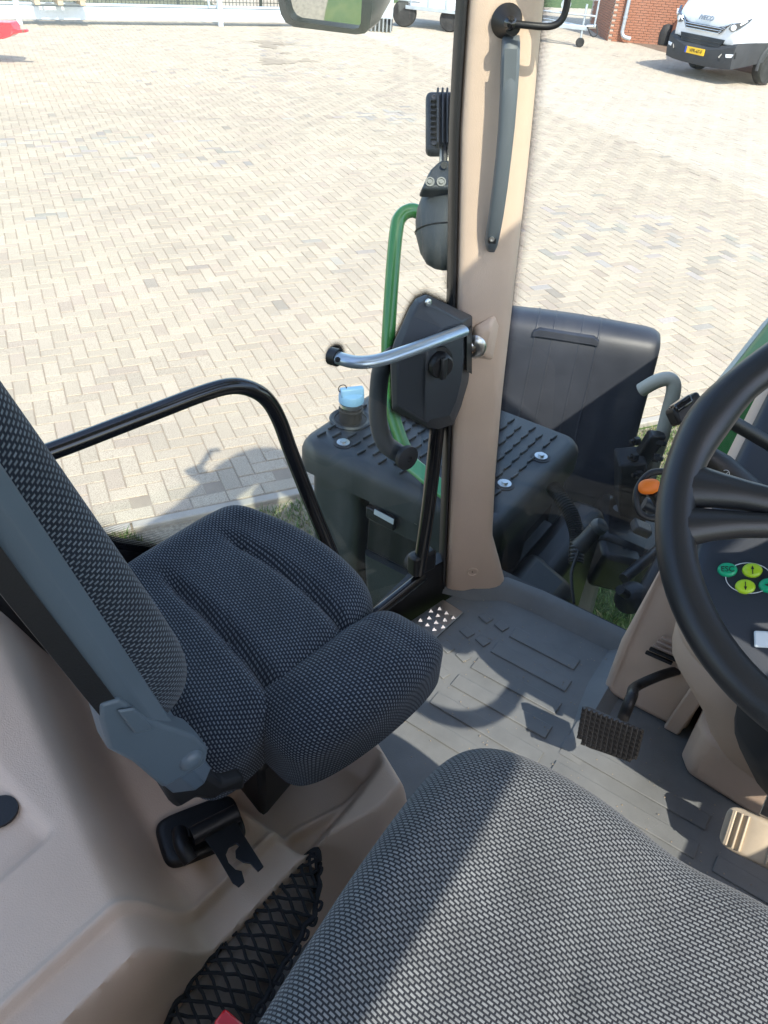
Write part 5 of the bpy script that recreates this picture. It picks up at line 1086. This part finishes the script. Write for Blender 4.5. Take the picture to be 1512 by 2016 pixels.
MB().add(V, F).build('housing', 'mirror_housing', t, ang=50)
MB().add([mq(x, y, -.006) for x, y in mi], [tuple(range(nm))]).build('mirror_glass', 'mirror', t, smooth=False)
MB().tube([mq(640, -150, -.05), td(740, -300, 1.36), td(800, -330, 1.34)], .02, 10).build('arm', 'black', t)
# ================================================================== front wheel, fender, bonnet, small hardware
fa = R(10); fF = np.array([math.sin(fa), math.cos(fa), 0]); fR = np.array([math.cos(fa), -math.sin(fa), 0])
fc0 = wd(1305, 650, 2.9); fc0 = np.array([fc0[0], fc0[1], 0.])
def fq(s_, l, z): return fc0+fF*s_-fR*l+np.array([0, 0, z])
prof = [(-.44, .22), (-.34, .50), (-.27, .70), (-.20, .90), (-.14, 1.10), (-.095, 1.26), (-.064, 1.40), (-.046, 1.485), (-.028, 1.54), (-.004, 1.575), (.04, 1.592), (.10, 1.585), (.20, 1.545), (.34, 1.46), (.50, 1.36), (.66, 1.23), (.80, 1.05), (.88, .85)]
fd = thing('front_fender', 'black plastic front wheel fender with a handle-like ridge on top', 'fender', fq(0, .33, .5), world=True)
PR = crv([np.array([a, 0, b]) for a, b in prof], 3)
FWD = .66
def fsec(p, nx, nz):
    out = []
    for l, dn in ((-.012, .10), (-.012, .03), (-.006, .010), (.012, .0), (.04, -.004), (.2, -.010), (.33, -.012), (.46, -.010), (.62, -.004), (.648, .0), (.666, .010), (.672, .03), (.672, .1), (.66, .1), (.655, .03), (.33, .0), (.01, .03), (-.002, .1)):
        out.append(fq(p[0]-nx*dn, l, p[2]-nz*dn))
    return out
rings = []
for i, p in enumerate(PR):
    tg = PR[min(i+1, len(PR)-1)]-PR[max(i-1, 0)]; nx, nz = -tg[2], tg[0]; q = math.hypot(nx, nz); nx, nz = nx/q, nz/q
    if nz < 0 and nx > 0: nx, nz = -nx, -nz
    rings.append(fsec(p, nx, nz))
fsh = MB().loft(rings).build('shell', 'fender', fd, world=True, ang=60)
for l0 in (.225, .29, .395, .46):                                  # moulded long ridges
    rg = []
    for i, p in enumerate(PR[6:36]):
        j = i+6; tg = PR[min(j+1, len(PR)-1)]-PR[max(j-1, 0)]; nx, nz = -tg[2], tg[0]; q = math.hypot(nx, nz); nx, nz = nx/q, nz/q
        rg.append([fq(p[0]+nx*h_, l0+dl, p[2]+nz*h_) for dl, h_ in ((-.006, .008), (-.003, .0125), (.003, .0125), (.006, .008))])
    MB().loft(rg).build('ridge', 'fender', fsh, world=True, ang=60)
rg = []
for l in np.linspace(.22, .47, 12):
    k = 24; p = PR[k]; e_ = min(1, (l-.2)/.03, (.49-l)/.03)
    rg.append([fq(p[0]+a, l, p[2]+b*e_) for a, b in ((-.02, .008), (-.014, .032), (.004, .036), (.02, .012))])
MB().loft(rg).build('cross_ridge', 'fender', fsh, world=True, ang=60)
# chassis with wheels
t = thing('tractor_chassis', 'black tractor chassis and lugged front tyre below the windscreen', 'chassis', (-.4, 1.8, -2.3))
RW = .62; wc = fq(.43, .33, RW)
tyre = MB().lathe([(RW*.55, -.24), (RW*.78, -.27), (RW*.93, -.25), (RW*.965, -.20), (RW*.97, 0), (RW*.965, .20), (RW*.93, .25), (RW*.78, .27), (RW*.55, .24)], wc, fR, 56).build('front_wheel', 'tyre', t, world=True)
for k in range(36):
    q = 2*math.pi*k/36; s_ = 1 if k % 2 else -1; er = fF*math.cos(q)+up*math.sin(q); et = -fF*math.sin(q)+up*math.cos(q)
    MB().box(wc+er*(RW*.985)+fR*s_*.13, (.27, .05, .05), (fR*1.0+et*s_*.55, et, er)).build('lug', 'tyre', tyre, world=True, bevel=.008)
MB().lathe([(RW*.56, -.2), (RW*.56, .2), (RW*.5, .21), (RW*.3, .1), (.1, .1)], wc, fR, 40).build('rim', 'red_rim', tyre, world=True)
MB().prism([(-.60, 1.36, -1.55), (-.42, 1.36, -1.58), (-.415, 1.86, -1.64), (-.60, 1.86, -1.56)], (0, 0, -.8)).build('side_plate', 'black', t, bevel=.05, seg=4)
MB().box((-.55, 2.0, -1.95), (.14, .5, .7)).build('side_plate', 'black', t, bevel=.05, seg=4)
MB().box((.12, 2.4, -1.5), (.50, 2.0, 1.2)).build('engine', 'black_rough', t, bevel=.05)
rc_ = W(np.array([-1.02, -.45, -CAM_H+.93]))
MB().lathe([(.5, -.28), (.75, -.31), (.90, -.28), (.93, -.2), (.93, .2), (.90, .28), (.75, .31), (.5, .28)], rc_, RT, 48).build('rear_wheel', 'tyre', t, world=True)
# fender support tube
t = thing('fender_support', 'beige bent support tube bolted between fender and axle', 'support', fq(-.05, -.1, .9), world=True)
tube = crv([wd(1262, 768, 2.80), wd(1290, 752, 2.76), wd(1312, 746, 2.75), wd(1324, 752, 2.75), wd(1326, 770, 2.76), wd(1316, 810, 2.80), wd(1303, 860, 2.86), wd(1288, 905, 2.92), wd(1260, 1010, 3.0)], 6)
MB().tube(tube, .026, 16).build('tube', 'beige_tube', t, world=True)
MB().box(wd(1274, 885, 2.86), (.06, .05, .15), (rt_, (0, 1, 0), np.array([.25, 0, 1]))).build('clamp', 'black', t, world=True, bevel=.008)
for px, py in ((1258, 868), (1292, 870), (1254, 900), (1286, 900), (1262, 934)): MB().lathe([(.016, 0), (.016, .02), (.008, .02), (.008, .035)], wd(px, py, 2.82), np.array([1 if px > 1270 else -1, -.3, 0]), 6).build('bolt', 'black', t, world=True)
MB().box(wd(1240, 960, 2.95), (.10, .12, .30), (np.array([1, 0, .2]), (0, 1, 0), np.array([-.25, 0, 1]))).build('axle_arm', 'black_rough', t, world=True, bevel=.01)
# axle and hydraulic block right of the wheel
t = thing('axle_housing', 'black axle housing and valve block beside the front wheel', 'axle', wd(1230, 1090, 3.0), world=True)
MB().box(wd(1235, 1065, 3.0), (.30, .30, .16), (np.array([1, -.2, -.28]), np.array([.2, 1, 0]), (.28, 0, 1))).build('housing', 'black', t, world=True, bevel=.03)
MB().box(wd(1205, 1105, 2.9), (.16, .16, .16), (np.array([1, 0, -.2]), (0, 1, 0), (.2, 0, 1))).build('valve_block', 'black', t, world=True, bevel=.02)
MB().box(wd(1262, 1040, 2.85), (.07, .06, .035), (np.array([1, 0, -.4]), (0, 1, 0), (.4, 0, 1))).build('lug', 'grey_plastic', t, world=True, bevel=.008)
MB().tube([wd(1228, 1140, 2.6), wd(1270, 1105, 2.65), wd(1310, 1070, 2.75)], .02, 10).build('hydraulic_pipe', 'black', t, world=True)
MB().tube([wd(1180, 1020, 3.0), wd(1230, 1000, 3.0), wd(1300, 1010, 3.1)], .025, 10).build('tie_rod', 'galv_dark', t, world=True)
t = thing('jack_foot', 'small black round-footed fitting standing over the grass beside the console', 'fitting', wd(1240, 1180, 2.5), world=True)
MB().lathe([(.001, 0), (.05, .004), (.055, .02), (.03, .05), (.015, .055), (.015, .11)], wd(1246, 1180, 2.5), nrm([-.5, -.3, .55]), 20).build('foot', 'black', t, world=True)
MB().tube([wd(1250, 1200, 2.5), wd(1275, 1160, 2.5), wd(1320, 1080, 2.6)], .03, 12).build('stem', 'black', t, world=True)
# bonnet
t = thing('bonnet', 'green tractor bonnet glimpsed at the right edge above the steering wheel', 'bonnet', (.11, 2.4, -1.2))
bx0 = -.185
def bsec_(y, x0, zt): return [(x0, y, zt-.34), (x0-.004, y, zt-.22), (x0+.004, y, zt-.10), (x0+.03, y, zt-.03), (x0+.10, y, zt), (.11, y, zt+.01), (.12-x0, y, zt), (.19-x0, y, zt-.03), (.224-x0, y, zt-.10), (.224-x0, y, zt-.22), (.224-x0, y, zt-.34)]
MB().loft([bsec_(y, bx0+dx, z) for y, dx, z in ((1.40, 0, -.56), (1.9, .0, -.57), (2.6, .01, -.62), (3.3, .02, -.70), (3.6, .05, -.80))]).build('cover', 'green_hood', t, ang=50)
MB().tube([(bx0-.006, 1.40, -.70), (bx0-.006, 1.9, -.71), (bx0+.004, 2.6, -.76), (bx0+.014, 3.3, -.84)], .012, 8).build('edge_trim', 'beige_tube', t)
# hose and lever seen through the windscreen
t = thing('corrugated_hose', 'black corrugated hose running down beside the tank cover', 'hose', wd(1110, 1000, 2.1), world=True)
P_ = crv([wd(1088, 958, 2.05), wd(1100, 975, 2.03), wd(1120, 1005, 2.0), wd(1132, 1035, 1.98), wd(1136, 1062, 1.97), wd(1134, 1110, 1.95)], 14)
MB().tube(P_, [.017+.003*(k % 2) for k in range(len(P_))], 14).build('hose', 'black', t, world=True)
t = thing('gear_stub', 'short black rubber-capped lever standing in front of the windscreen base', 'lever', wd(1150, 1080, 1.9), world=True)
MB().tube([wd(1140, 1078, 1.88), wd(1155, 1062, 1.87), wd(1172, 1042, 1.86)], [.022, .020, .019], 16).build('boot', 'black', t, world=True)
MB().lathe([(.020, 0), (.022, .008), (.018, .02), (.001, .024)], wd(1174, 1040, 1.86), nrm(np.array([.4, -.2, .6])), 18).build('cap', 'grey_plastic', t, world=True)
MB().tube(crv([wd(1140, 1085, 1.88), wd(1125, 1130, 1.86), wd(1130, 1190, 1.84)], 5), .004, 8).build('wire', 'black', t, world=True)
